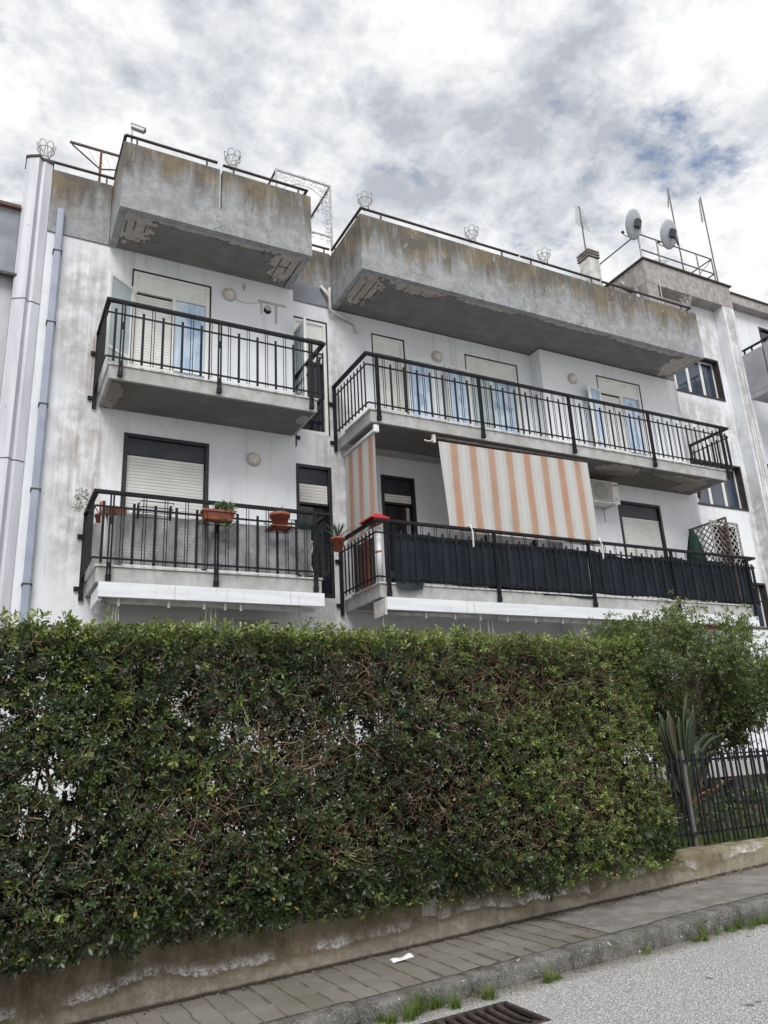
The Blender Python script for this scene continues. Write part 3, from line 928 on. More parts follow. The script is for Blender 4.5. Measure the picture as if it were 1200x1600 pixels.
def roof_parapets():
    # bay A, split by an open slot; bay B with two shallow joints
    def bay(x0, x1, cuts, slot, z0, z1, yb0, yb1):
        sl = MB().box(x0 + 0.004, x1 - 0.004, YB + 0.125, max(yb0, yb1) + 0.05, z0, z0 + 0.15).build('roof_overhang', 'soffit', BLD, bevel=0.006)
        g = 0.021 if slot else 0.008
        hs = [(c - g, c + g, z0 + (0.45 if slot else 0.62), z1) for c in cuts]
        wall_mesh(x0, x1, z0 - 0.012, z1, YB, 0.12, hs).build('parapet_wall', 'concrete', BLD)
        if not slot:
            for c in cuts:
                MB().box(c - 0.0075, c + 0.0075, YB + 0.03, YB + 0.10, z0 + 0.622, z1 - 0.01).build('joint_filler', 'scar', BLD)
        for xx, yb in ((x0, yb0), (x1 - 0.12, yb1)):
            MB().box(xx, xx + 0.12, YB + 0.122, yb, z0 - 0.008, z1).build('parapet_panel', 'concrete', BLD, bevel=0.012)
        return sl
    a = bay(1.29, 4.50, [2.875], True, 10.0, 11.24, W1 + 0.1, W2 + 0.05)
    b = bay(5.47, 14.22, [8.41, 11.40], False, 10.03, 11.20, W2 + 0.1, W1 + 0.1)
    # rusted reinforcement showing where the soffit has spalled
    for p, q, par in [((4.05, 10.85, 9.996), (4.05, 11.5, 9.996), a), ((4.22, 10.9, 9.996), (4.22, 11.25, 9.996), a), ((4.37, 10.80, 9.996), (4.37, 11.66, 9.996), a), ((4.04, 11.08, 9.994), (4.24, 11.08, 9.994), a),
                      ((3.70, 10.75, 9.996), (3.70, 10.95, 9.996), a), ((1.45, 10.9, 9.996), (1.45, 11.2, 9.996), a), ((1.58, 10.85, 9.996), (1.58, 11.1, 9.996), a), ((1.75, 10.9, 9.996), (1.75, 11.1, 9.996), a),
                      ((5.56, 10.85, 10.026), (5.56, 11.75, 10.026), b), ((5.74, 11.0, 10.026), (5.74, 11.6, 10.026), b), ((5.90, 10.85, 10.026), (5.90, 11.7, 10.026), b), ((6.05, 11.1, 10.026), (6.05, 11.5, 10.026), b),
                      ((6.5, 10.8, 10.026), (6.5, 11.0, 10.026), b), ((6.85, 10.8, 10.026), (6.85, 11.0, 10.026), b), ((7.15, 10.8, 10.026), (7.15, 10.95, 10.026), b)]:
        MB().tube([p, q], 0.009, 5).build('rebar', 'brown_iron', par)
    # flat iron roof rail on short stubs, in runs as they hang today
    runs = [((1.315, YB + 0.05), (2.82, YB + 0.05), 11.41), ((2.915, YB + 0.05), (4.47, YB + 0.05), 11.39), ((5.50, YB + 0.05), (9.15, YB + 0.05), 11.37), ((9.19, YB + 0.05), (11.36, YB + 0.05), 11.37),
            ((11.40, YB + 0.05), (14.15, YB + 0.05), 11.35), ((0.14, W1 + 0.05), (1.33, W1 + 0.05), 11.42), ((4.52, W2 + 0.05), (5.50, W2 + 0.05), 11.42)]
    side = [((1.315, YB + 0.05), (1.315, W1 + 0.0), 11.41), ((4.445, YB + 0.08), (4.445, W2), 11.39), ((5.525, YB + 0.08), (5.525, W2), 11.37), ((14.125, YB + 0.08), (14.125, W1), 11.35)]
    for i, (p, q, z) in enumerate(runs + side):
        r = MB().slant((p[0], p[1], z), (q[0], q[1], z), 0.05, 0.022).build('roof_rail', 'brown_iron', BLD)
        L = math.dist(p, q)
        n = max(2, round(L / 1.5))
        for k in range(n):
            t = (0.12 + 0.76 * k / (n - 1))
            x, y = p[0] + (q[0] - p[0]) * t, p[1] + (q[1] - p[1]) * t
            MB().box(x - 0.014, x + 0.014, y - 0.01, y + 0.01, 11.18, z - 0.011).build('stub', 'brown_iron', r)


roof_parapets()


def balcony(x0, x1, sx0, sx1, zt, posts, nint, yl, yr, label, slab_yl=W1, slab_yr=W1):
    """one balcony: slab with marble edge, flat-iron railing on three sides"""
    yf = YB + 0.02                                   # line of the railing
    sy = YB + 0.075                                  # face of the slab
    ym = max(slab_yl, slab_yr)
    slab = MB().box(sx0, sx1, sy, W1, zt - 0.245, zt - 0.028)
    if ym > W1:
        slab.box(sx0, min(sx1, 10.28), W1, W2, zt - 0.245, zt - 0.028)
    s = slab.build('balcony', 'fascia', BLD, bevel=0.008, label=label)
    MB().box(sx0 + 0.05, sx1 - 0.05, sy + 0.05, W1 - 0.002, zt - 0.252, zt - 0.2455).build('soffit', 'soffit', s)
    MB().box(sx0 - 0.02, sx1 + 0.02, sy - 0.02, W1 - 0.002, zt - 0.027, zt).build('floor_edging', 'marble', s, bevel=0.004)
    zh = zt + 1.035                                  # top of the handrail
    mb = MB()
    mb.box(x0, x1, yf - 0.035, yf + 0.035, zh - 0.048, zh)
    mb.box(x0, x0 + 0.07, yf + 0.035, yl, zh - 0.048, zh)
    mb.box(x1 - 0.07, x1, yf + 0.035, yr, zh - 0.048, zh)
    mb.build('handrail', 'iron', s, bevel=0.004)
    xl, xr = x0 + 0.035, x1 - 0.035
    for z in (zt + 0.805, zt + 0.078):
        m2 = MB()
        m2.box(xl, xr, yf - 0.006, yf + 0.006, z - 0.014, z + 0.014)
        m2.box(xl - 0.006, xl + 0.006, yf + 0.006, yl, z - 0.0135, z + 0.0135)
        m2.box(xr - 0.006, xr + 0.006, yf + 0.006, yr, z - 0.0135, z + 0.0135)
        m2.build('cross_rail', 'iron', s)
    # shared meshes
    key = 'post'
    for x in posts:
        place('post', PIECE['post'], s, (x, yf - 0.012, zt))
    for x in posts[:1] + posts[-1:]:
        pass
    seq = []
    for a, b in zip(posts, posts[1:]):
        for k in range(1, nint):
            seq.append(a + (b - a) * k / nint)
    step = (posts[1] - posts[0]) / nint
    for x in seq:
        place('baluster', PIECE['bar'], s, (x, yf - 0.013, zt))
    k = 0
    allx = sorted(seq + posts)
    for a, b in zip(allx, allx[1:]):
        c = (a + b) / 2
        for d in (-0.019, 0.019):
            place('thin_rod', PIECE['rod'], s, (c + d, yf - 0.012, zt))
    for x, e in ((posts[0], xl), (posts[-1], xr)):
        if abs(e - x) > 0.2:
            place('baluster', PIECE['bar'], s, ((x + e) / 2, yf - 0.013, zt))
    for x, ye, sg in ((xl, yl, -1), (xr, yr, 1)):
        L = ye - yf
        n = round(L / 0.135)
        for k in range(n):
            place('baluster', PIECE['bar'], s, (x + 0.013 * sg, yf + 0.06 + (L - 0.16) * k / (n - 1), zt), (0, 0, math.pi / 2))
        place('post', PIECE['wallpost'], s, (x, ye - 0.03, zt), (0, 0, 0))
        for z in (-0.16, 0.62):
            MB().box(-0.05, 0.05, -0.02, 0.02, z, z + 0.06).build('wall_bracket', 'iron', s, loc=(x + 0.05 * sg, ye - 0.02, zt))
    return s


PIECE = {}


def railing_pieces():
    mb = MB()
    mb.box(-0.030, -0.010, -0.02, 0.02, -0.235, 0.985)
    mb.box(0.010, 0.030, -0.02, 0.02, -0.235, 0.985)
    mb.box(-0.010, 0.010, -0.026, 0.026, 0.56, 0.66)
    mb.box(-0.010, 0.010, -0.024, 0.024, -0.05, 0.02)
    mb.box(-0.036, 0.036, -0.024, 0.03, -0.225, -0.15)
    PIECE['post'] = mb.mesh('post', 'iron')
    PIECE['wallpost'] = MB().box(-0.03, 0.03, -0.02, 0.02, -0.30, 0.985).mesh('post', 'iron')
    PIECE['bar'] = MB().box(-0.0185, 0.0185, -0.006, 0.006, 0.005, 0.875).mesh('baluster', 'iron')
    PIECE['rod'] = MB().tube([(0, 0, 0.01), (0, 0, 0.985)], 0.0066, 5).mesh('thin_rod', 'iron')


railing_pieces()
B_UL = balcony(1.19, 4.70, 1.29, 4.55, ZU, [1.44, 2.90, 4.43], 5, W1, W2, 'grey balcony slab of the short upper balcony')
B_LL = balcony(1.19, 4.70, 1.29, 4.55, ZL, [1.44, 2.90, 4.43], 5, W1, W2, 'grey balcony slab of the short lower balcony with flower pots')
B_UR = balcony(5.43, 14.56, 5.53, 14.30, ZU, [5.66, 7.79, 9.93, 12.07, 14.28], 8, W2, W1, 'grey slab of the long upper balcony', W2, W1)
B_LR = balcony(5.45, 14.57, 5.55, 14.30, ZL, [5.68, 7.80, 9.93, 12.07, 14.29], 8, W2, W1, 'grey slab of the long lower balcony hung with dark net', W2, W1)


def slats(mb, x0, x1, z0, z1, y, pitch=0.052):
    n = max(1, int((z1 - z0) / pitch))
    p = (z1 - z0) / n
    for k in range(n):
        a = z0 + k * p
        b = a + p - 0.0055
        c = (a + b) / 2
        mb.add([(x0, y, a), (x1, y, a), (x1, y - 0.002, c), (x0, y - 0.002, c), (x1, y, b), (x0, y, b), (x1, y + 0.006, b), (x0, y + 0.006, b), (x1, y + 0.006, a), (x0, y + 0.006, a)],
               [(0, 1, 2, 3), (3, 2, 4, 5), (5, 4, 6, 7), (9, 8, 1, 0)])


def shutter(par, x0, x1, z0, z1, y):
    mb = MB()
    slats(mb, x0, x1, z0, z1, y)
    o = mb.build('shutter_slats', 'slat', par)
    o['kind'] = 'stuff'
    MB().box(x0, x1, y + 0.006, y + 0.012, z0, z1).build('shutter_back', 'gap', par)
    MB().box(x0, x1, y - 0.01, y + 0.018, z0 - 0.04, z0 - 0.001).build('bottom_bar', 'brown_frame', par)


def white_door(x0, x1, zt, zb, y, left='shutter', right='pane', mid=None, sh=None):
    d = MB().ring(x0 + 0.014, x1 - 0.014, zb + 0.005, zt - 0.014, 0.062, y + 0.005, y + 0.07).build('balcony_door', 'pvc', BLD, bevel=0.004)
    MB().ring(x0 - 0.012, x1 + 0.012, zb, zt + 0.012, 0.022, y - 0.006, y + 0.004, False).build('dark_edge_trim', 'dark_frame', d)
    MB().box(x0 + 0.077, x1 - 0.077, y + 0.03, y + 0.06, zt - 0.36, zt - 0.078).build('shutter_box', 'pvc', d)
    zo = zt - 0.38
    MB().box(x0 + 0.077, x1 - 0.077, y + 0.012, y + 0.065, zo - 0.012, zo + 0.018).build('transom', 'pvc', d)
    a, b = x0 + 0.078, x1 - 0.078
    m = (a + b) / 2 if mid is None else mid
    parts = ((a, m - 0.03, left), (m + 0.03, b, right)) if right else ((a, b, left),)
    if right:
        MB().box(m - 0.028, m + 0.028, y + 0.008, y + 0.068, zb + 0.07, zo - 0.014).build('mullion', 'pvc', d)
    for p, q, kind in parts:
        if kind == 'shutter':
            shutter(d, p, q, zb + (sh or 0.16), zo - 0.05, y + 0.05)
            MB().box(p, q, y + 0.09, y + 0.10, zb + 0.07, zo - 0.02).build('pane', 'dark_glass', d)
        else:
            MB().box(p, q, y + 0.045, y + 0.055, zb + 0.09, zo - 0.02).build('pane', kind, d)
            MB().box(p, q, y + 0.02, y + 0.06, zb + 0.62, zb + 0.66).build('glazing_bar', 'pvc', d)
    return d


def open_leaf(d, hx, hy, ang, w, z0, z1, mat='blue_glass'):
    """casement leaf hinged at (hx, hy), swung out; ang is the direction of its free edge"""
    rot = (0, 0, ang)
    mb = MB().ring(0, w, 0, z1 - z0, 0.055, -0.02, 0.02)
    mb.box(0.055, w - 0.055, -0.02, 0.02, 0.60, 0.65)
    mb.build('open_leaf_frame', 'pvc', d, loc=(hx, hy, z0), rot=rot, bevel=0.004)
    MB().box(0.056, w - 0.056, -0.004, 0.004, 0.056, 0.599).build('open_leaf_pane', mat, d, loc=(hx, hy, z0), rot=rot)
    MB().box(0.056, w - 0.056, -0.004, 0.004, 0.651, z1 - z0 - 0.056).build('open_leaf_pane', mat if mat != 'mix' else 'pale_glass', d, loc=(hx, hy, z0), rot=rot)


def dark_door(x0, x1, zt, zb, y, zs):
    """black framed opening, dark box panel above, white roller shutter let down to zs"""
    d = MB().ring(x0 + 0.003, x1 - 0.003, zb + 0.005, zt - 0.003, 0.06, y - 0.012, y + 0.09).build('balcony_door', 'dark_frame', BLD, bevel=0.004)
    MB().box(x0 + 0.064, x1 - 0.064, y + 0.035, y + 0.06, zt - 0.345, zt - 0.064).build('shutter_box', 'dark_panel', d)
    shutter(d, x0 + 0.075, x1 - 0.075, zs, zt - 0.352, y + 0.045)
    MB().box(x0 + 0.064, x1 - 0.064, y + 0.10, y + 0.11, zb + 0.066, zt - 0.35).build('pane', 'dark_glass', d)
    return d


def doors_and_windows():
    x0, x1, y = DOORS_UP[0]
    d = white_door(x0, x1, 9.66, ZU, y, 'shutter', 'blue_glass', mid=2.40)
    open_leaf(d, x0 + 0.03, W1 - 0.03, R(180 + 38), 0.56, ZU + 0.03, 9.27, 'pale_glass')
    x0, x1, y = DOORS_UP[1]
    d = white_door(x0, x1, 9.66, ZU, y, 'shutter', None, sh=1.5)
    open_leaf(d, x0 + 0.02, W2 - 0.04, R(-92), 0.60, ZU + 0.03, 9.27, 'pale_glass')
    x0, x1, y = DOORS_UP[2]
    d = white_door(x0, x1, 9.66, ZU, y, 'shutter', None, sh=0.55)
    open_leaf(d, x1 + 0.02, W2 - 0.04, R(-5), 0.60, ZU + 0.03, 9.27)
    x0, x1, y = DOORS_UP[3]
    d = white_door(x0, x1, 9.66, ZU, y, 'pale_glass', 'blue_glass', mid=9.15)
    open_leaf(d, x0 - 0.02, W2 - 0.04, R(180 + 5), 0.56, ZU + 0.03, 9.27)
    x0, x1, y = DOORS_UP[4]
    d = white_door(x0, x1, 9.66, ZU, y, 'shutter', 'blue_glass', mid=12.58)
    open_leaf(d, x0 - 0.01, W1 - 0.05, R(180 + 16), 0.50, ZU + 0.03, 9.27)
    for (x0, x1, y), zs in zip(DOORS_LOW, (ZL + 0.1, 5.98, 6.17, ZL + 0.9, ZL + 0.1)):
        d = dark_door(x0, x1, 6.68, ZL, y, zs)
        if x0 == 6.37:
            MB().box(6.93, 7.0, y + 0.085, y + 0.095, ZL + 0.1, 6.10).build('curtain_edge', 'scar', d)
    for x0, x1, y in ((1.75, 3.10, W1), (6.4, 7.1, W2), (8.6, 9.9, W2), (11.95, 13.2, W1)):
        dark_door(x0, x1, 3.66, 1.24, y, 2.2)
    # stair tower windows: deep brown reveal, white sashes on dark glass
    for z0, z1, x1 in ((9.98, 11.17, 16.62), (6.99, 8.18, 16.66), (4.05, 5.17, 16.70)):
        x0 = 14.60
        w = MB().ring(x0 + 0.002, x1 - 0.002, z0 + 0.002, z1 - 0.002, 0.045, W2 - 0.02, W2 + 0.24).build('stair_window', 'brown_frame', BLD)
        xs = [x0 + 0.05, 15.05, 15.55, 16.08, x1 - 0.05]
        for k, (a, b) in enumerate(zip(xs, xs[1:])):
            MB().ring(a + 0.004, b - 0.004, z0 + 0.05, z1 - 0.05, 0.038, W2 + 0.14, W2 + 0.18).build('sash', 'pvc', w)
            MB().box(a + 0.043, b - 0.043, W2 + 0.155, W2 + 0.163, z0 + 0.089, z1 - 0.089).build('pane', 'stair_glass', w)


doors_and_windows()


def wall_details():
    # grey scars of removed conduits and a broken junction box on the upper left wall
    y = W1 - 0.004
    MB().box(3.88, 4.42, y, W1 - 0.0005, 9.575, 9.63).build('plaster_scar', 'scar', BLD)
    MB().box(3.93, 3.965, y - .001, W1 - 0.0005, 9.34, 9.574).build('plaster_scar', 'scar', BLD)
    MB().box(4.20, 4.25, y - .001, W1 - 0.0005, 9.20, 9.574).build('plaster_scar', 'scar', BLD)
    MB().lathe((3.62, W1 - 0.0005, 9.83), [(0.03, -0.004), (0.04, 0)], 9, 'Y').build('plaster_scar', 'scar', BLD)
    MB().box(3.60, 3.64, y - .002, W1 - 0.0005, 9.74, 9.90).build('plaster_scar', 'scar', BLD)
    MB().lathe((4.06, W1 - 0.0005, 9.44), [(0.05, -0.012), (0.075, 0)], 9, 'Y').build('broken_hole', 'black_hole', BLD)
    MB().lathe((4.07, W1 - 0.012, 9.49), [(0.045, -0.012), (0.06, 0)], 9, 'Y').build('plaster_scar', 'scar', BLD)
    MB().tube([(3.42, W1 - 0.01, 9.56), (3.52, W1 - 0.01, 9.50), (3.66, W1 - 0.01, 9.49), (3.93, W1 - 0.01, 9.56)], 0.008, 5).build('lamp_cable', 'white_pipe', BLD)
    # cables down the tower pier
    for dx, wob in ((16.93, 0.02), (17.02, 0.03), (17.12, 0.02)):
        pts = [(dx + wob * math.sin(k * 1.3), W1 - 0.012, 13.3 - k * 0.8) for k in range(12)]
        MB().tube(pts, 0.006, 4).build('tower_cable', 'scar', BLD)
    MB().tube([(14.55, W1 - 0.015, 13.2), (14.52, W1 - 0.015, 12.3), (14.56, W1 - 0.015, 11.4)], 0.012, 5).build('tower_cable', 'white_pipe', BLD)
    # vent pipe on the side of the tower above the roof
    MB().tube([(13.62, 12.1, 12.85), (13.75, 12.1, 12.72), (13.98, 12.1, 12.68)], 0.07, 8).build('vent_elbow', 'galv', BLD, True)
    MB().tube([(14.0, 12.0, 12.75), (14.02, 11.95, 12.3), (14.03, 11.9, 11.0)], 0.09, 10).build('vent_pipe', 'galv', BLD, True)
    # chimney with stepped cap
    ch = MB().box(13.60, 13.97, 13.0, 13.40, 10.0, 14.22)
    ch = ch.build('chimney', 'chimney', BLD, bevel=0.01)
    for k in range(3):
        z = 14.222 + k * 0.085
        MB().box(13.575, 13.995, 12.975, 13.425, z + 0.042, z + 0.083).build('chimney_cap', 'chimney_cap', ch)
        MB().box(13.62, 13.95, 13.02, 13.38, z, z + 0.041).build('cap_vent', 'gap', ch)
    # railing on the raised terrace at the foot of the tower
    rl = MB().box(12.4, 17.0, 10.60, 10.64, 2.16, 2.20)
    rl.box(12.4, 17.0, 10.605, 10.635, 1.36, 1.39)
    rl = rl.build('terrace_railing', 'iron', BLD)
    me = MB().box(-0.012, 0.012, -0.006, 0.006, 0, 0.93).mesh('baluster', 'iron')
    for k in range(36):
        place('baluster', me, rl, (12.45 + 0.127 * k, 10.62, 1.236))


wall_details()


# ------------------------------------------------------------------ neighbouring houses
def neighbours():
    nb = thing('neighbouring_house', 'grey rendered lower house at the edge beside the tall metal joint cover', 'building', (-4, 12.5, 0.3))
    MB().box(-9, -0.075, W1 + 0.12, 20, 0.2, 9.07).build('wall', 'left_wall', nb)
    MB().box(-9, -0.075, W1 + 0.02, 20, 9.072, 10.27).build('roof_parapet', 'grey_render', nb)
    MB().box(-9.1, -0.072, W1 - 0.06, 20.1, 10.272, 10.33).build('coping', 'coping', nb)
    MB().box(-9, -0.02, W1 - 0.05, W1 + 0.018, 9.03, 9.075).build('string_course', 'brown_iron', nb)
    nb = thing('neighbouring_house', 'white house with lilac grey balcony beyond the stair tower', 'building', (21, 12.5, 0.3))
    wall_mesh(17.285, 26, 0.2, 13.0, W2, 0.3, [(18.66, 19.6, 11.35, 12.68), (17.75, 19.4, 7.2, 8.40), (18.2, 19.4, 4.2, 5.4)]).build('wall', 'plaster', nb)
    MB().box(17.29, 26, W2 - 0.25, 20, 13.003, 13.28).build('roof_fascia', 'tower_concrete', nb)
    MB().box(17.29, 26, W2 - 0.29, 20, 13.283, 13.32).build('coping', 'brown_iron', nb)
    for a, b, c, d in ((18.66, 19.6, 11.35, 12.68), (17.75, 19.4, 7.2, 8.40), (18.2, 19.4, 4.2, 5.4)):
        w = MB().ring(a, b, c, d, 0.06, W2 - 0.01, W2 + 0.1).build('window', 'dark_frame', nb)
        MB().box(a + 0.061, b - 0.061, W2 + 0.05, W2 + 0.06, c + 0.061, d - 0.061).build('pane', 'dark_glass', w)
    bl = MB().box(17.22, 21, YB - 0.1, W1 - 0.005, 10.0, 10.15)
    bl.box(17.22, 17.34, YB - 0.1, 11.06, 10.152, 11.32)
    bl.box(17.22, 17.34, 11.11, W1 - 0.005, 10.152, 11.28)
    bl.box(17.34, 21, YB - 0.1, YB + 0.02, 10.152, 11.32)
    bl = bl.build('balcony', 'lilac', nb, bevel=0.012)
    MB().box(17.25, 17.33, YB - 0.1, W1, 11.42, 11.45).build('handrail', 'iron', bl)
    for y in (10.7, 11.0, 11.4, 11.62):
        MB().box(17.27, 17.31, y, y + 0.03, 11.2, 11.42).build('stub', 'iron', bl)


neighbours()


# ------------------------------------------------------------------ things on the roof
def roof_things():
    lab = ['bent wire ring on the roof rail above the tall metal joint cover', 'bent wire ring just after the open slot in the concrete parapet',
           'bent wire ring at the near corner of the long concrete parapet', 'bent wire ring second along the long concrete parapet', 'bent wire ring third along the long concrete parapet',
           'bent wire ring behind the rail in front of the chimney', 'bent wire ring at the far end of the long parapet rail']
    spots = [(0.20, W1 + 0.05, 11.435), (3.08, YB + 0.05, 11.405), (5.62, YB + 0.05, 11.385), (8.0, YB + 0.05, 11.385), (9.83, YB + 0.05, 11.385), (11.5, YB + 0.35, 11.20), (14.05, YB + 0.05, 11.365)]
    mb = MB()
    mb.tube([(0.065 * math.cos(t), 0.065 * math.sin(t), 0.01) for t in np.linspace(0, 2 * math.pi, 13)[:-1]], 0.007, 5, closed=True)
    base_ring = mb
    rim = MB().tube([(0.13 * math.cos(t), 0.13 * math.sin(t), 0.165) for t in np.linspace(0, 2 * math.pi, 17)[:-1]], 0.0075, 5, closed=True)
    petals = []
    for k in range(6):
        a = k * math.pi / 3
        pts = []
        for t in np.linspace(0, 1, 13):
            th = a + 0.5 * math.sin(math.pi * 2 * (t - .5)) * 0.9
            h = 0.01 + 0.27 * math.sin(math.pi * t) ** 0.8
            r = 0.062 + 0.085 * math.sin(math.pi * t)
            pts.append((r * math.cos(th), r * math.sin(th), h))
        petals.append(MB().tube(pts, 0.0065, 5).mesh('petal_wire', 'wire'))
    rm, bm = rim.mesh('rim', 'wire'), base_ring.mesh('base_ring', 'wire')
    for l, s in zip(lab, spots):
        t = thing('wire_ring', l, 'wire ornament', s, 'bent wire rings along the roof edge')
        place('base_ring', bm, t, s)
        place('rim', rm, t, s)
        for p in petals:
            place('petal_wire', p, t, s)
    # rusty clothes-line arm
    t = thing('clothesline_frame', 'rusty steel line frame standing behind the roof rail by the camera', 'line frame', (1.08, 11.85, 11.0))
    MB().box(1.06, 1.10, 11.85, 11.89, 10.0, 12.03).build('post', 'rust', t)
    MB().slant((0.56, 11.87, 12.05), (1.75, 11.87, 12.05), 0.035, 0.035).build('arm', 'brown_iron', t)
    MB().slant((0.60, 11.87, 12.01), (1.07, 11.87, 11.66), 0.02, 0.02).build('brace', 'brown_iron', t)
    MB().slant((1.10, 11.87, 11.66), (1.55, 11.87, 11.80), 0.02, 0.02).build('brace', 'brown_iron', t)
    for k in range(4):
        MB().tube([(0.85 + 0.13 * k, 11.87, 12.03), (0.92 + 0.13 * k, 11.87, 11.9), (1.05 + 0.1 * k, 11.87, 11.72)], 0.004, 4).build('line', 'wire', t)
    # security camera
    t = thing('security_camera', 'small grey security camera at the corner of the parapet', 'camera', (1.43, YB + 0.1, 11.42))
    MB().box(1.40, 1.43, YB + 0.08, YB + 0.11, 11.24, 11.56).build('bracket', 'wire', t)
    MB().box(-0.11, 0.11, -0.04, 0.04, -0.035, 0.035).build('housing', 'dish', t, bevel=0.012, loc=(1.50, YB + 0.07, 11.62), rot=(0, R(18), R(-15)))
    MB().box(-0.13, 0.12, -0.05, 0.05, 0.036, 0.046).build('sun_hood', 'white_plastic', t, loc=(1.50, YB + 0.07, 11.62), rot=(0, R(18), R(-15)))
    MB().lathe((0, 0, 0), [(0.028, 0.111), (0.028, 0.125)], 10, 'X').build('lens', 'dark_glass', t, loc=(1.50, YB + 0.07, 11.62), rot=(0, R(18), R(-15)))
    # wrought iron pergola
    t = thing('wrought_iron_pergola', 'pale wrought iron pergola frame with scrolls rising behind the roof gap', 'pergola', (5.0, 12.3, 10.0))
    y0, y1, xa, xb, zt = 12.25, 14.0, 4.45, 5.69, 13.22
    MB().box(xb - 0.04, xb, y0, y0 + 0.04, 10.0, zt).build('post', 'white_iron', t)
    MB().box(xa, xa + 0.04, y0, y0 + 0.04, 10.0, zt).build('post', 'white_iron', t)
    for x in (xa, xb - 0.04):
        MB().box(x, x + 0.04, y1, y1 + 0.04, 10.0, zt).build('post', 'white_iron', t)
        MB().box(x + .003, x + 0.037, y0 + 0.041, y1 - .001, zt - 0.04, zt).build('beam', 'brown_iron', t)
    MB().box(xa + 0.041, xb - 0.041, y0, y0 + 0.04, zt - 0.04, zt).build('beam', 'white_iron', t)
    MB().box(xa + 0.041, xb - 0.041, y0, y0 + 0.03, 11.9, 11.93).build('beam', 'white_iron', t)

    def scroll(c, r, a0, sgn, flip, plane='x'):
        pts = []
        for q in np.linspace(0, 1, 16):
            a = a0 + sgn * q * 2 * math.pi * 1.15
            rr = r * (1 - 0.75 * q)
            u, w = c[0] + rr * math.cos(a), c[1] + rr * math.sin(a)
            pts.append((u, y0 + 0.02, w) if plane == 'x' else (flip, u, w))
        return pts
    rg = random.Random(5)
    for k in range(9):
        x = xa + 0.12 + k * 0.125
        zc = zt - 0.13 - (0.05 if k % 2 else 0)
        MB().tube(scroll((x, zc), 0.075, rg.uniform(0, 6), rg.choice((-1, 1)), 0), 0.007, 4).build('scroll', 'white_iron', t)
    arch = [(xa + 0.05 + 1.14 * q, y0 + 0.02, zt - 0.22 - 0.36 * abs(2 * q - 1) ** 2.2) for q in np.linspace(0, 1, 15)]
    MB().tube(arch, 0.009, 4).build('arch_bar', 'white_iron', t)
    for k in range(13):
        z = 11.75 + k * 0.105
        MB().tube(scroll((xb - 0.11, z), 0.07, rg.uniform(0, 6), rg.choice((-1, 1)), 0), 0.007, 4).build('scroll', 'white_iron', t)
        if k > 6:
            MB().tube(scroll((xb - 0.22, z), 0.055, rg.uniform(0, 6), rg.choice((-1, 1)), 0), 0.006, 4).build('scroll', 'white_iron', t)
    for k in range(5):
        MB().tube(scroll((xa + 0.2 + k * 0.2, 11.83), 0.06, rg.uniform(0, 6), 1, 0), 0.006, 4).build('scroll', 'white_iron', t)
    for k in range(6):
        y = y0 + 0.2 + k * 0.25
        MB().tube(scroll((y, zt - 0.13), 0.08, rg.uniform(0, 6), 1, xa + 0.02, 'y'), 0.007, 4).build('scroll', 'white_iron', t)
        MB().tube(scroll((y, zt - 0.13), 0.08, rg.uniform(0, 6), 1, xb - 0.02, 'y'), 0.007, 4).build('scroll', 'white_iron', t)
    # railing on top of the stair tower
    t = thing('tower_roof_railing', 'thin grey pipe railing round the top of the stair tower', 'railing', (15.7, 11.9, 13.44))
    za, zb = 14.40, 13.92
    for x, y in ((14.33, 11.9), (17.10, 11.9), (16.5, 11.9), (15.0, 11.9)):
        MB().tube([(x, y, 13.43), (x, y, za if x in (14.33, 17.10) else za - 0.02)], 0.022, 6).build('post', 'galv', t)
    for z in (za, zb):
        MB().tube([(14.33, 11.9, z), (17.10, 11.9, z)], 0.02, 6).build('rail', 'galv', t)
    MB().tube([(14.33, 11.9, za), (14.33, 14.2, za)], 0.02, 6).build('rail', 'galv', t)
    MB().tube([(14.33, 14.2, 13.43), (14.33, 14.2, za)], 0.022, 6).build('post', 'galv', t)
    MB().tube([(17.10, 11.9, za), (17.10, 14.2, za)], 0.02, 6).build('rail', 'galv', t)
    MB().tube([(17.10, 11.9, zb), (17.10, 14.2, zb)], 0.02, 6).build('rail', 'galv', t)
    MB().tube([(17.10, 14.2, 13.43), (17.10, 14.2, za)], 0.022, 6).build('post', 'galv', t)
    MB().tube([(16.2, 11.9, 13.45), (17.08, 11.9, 14.36)], 0.014, 5).build('brace', 'galv', t)

    # satellite dishes
    def dish(c, r, az, el, label, arm):
        t = thing('satellite_dish', label, 'satellite dish', c, 'satellite dishes on the stair tower')
        rot = Euler((0, 0, 0))
        nrm = Vector((math.cos(el) * math.sin(az), math.cos(el) * math.cos(az), math.sin(el)))
        q = nrm.to_track_quat('Z', 'Y').to_euler()
        prof = [(0.02, 0.0)] + [(r * k / 6, 0.16 * r * (k / 6) ** 2) for k in range(1, 7)]
        back = [(rr, h - 0.018) for rr, h in reversed(prof)]
        mb = MB().lathe((0, 0, 0), prof + [(r + 0.008, 0.16 * r)] + back, 28)
        mb.v = [(x, y * 1.06, z) for x, y, z in mb.v]
        mb.build('reflector', 'dish', t, True, loc=c, rot=q)
        MB().box(-0.09, 0.09, -0.11, 0.11, -0.12, -0.025).build('mount', 'dish_rust', t, loc=c, rot=q, bevel=0.01)
        MB().tube([(0, -r * 0.95, 0.14 * r), (0, -r * 0.75, 0.62 * r), (0, -r * 0.45, 1.0 * r)], 0.014, 6).build('feed_arm', 'galv', t, loc=c, rot=q)
        MB().tube([(0, -r * 0.45, 1.0 * r), (0, -r * 0.38, 0.86 * r)], 0.04, 8).build('receiver', 'dish_rust', t, loc=c, rot=q)
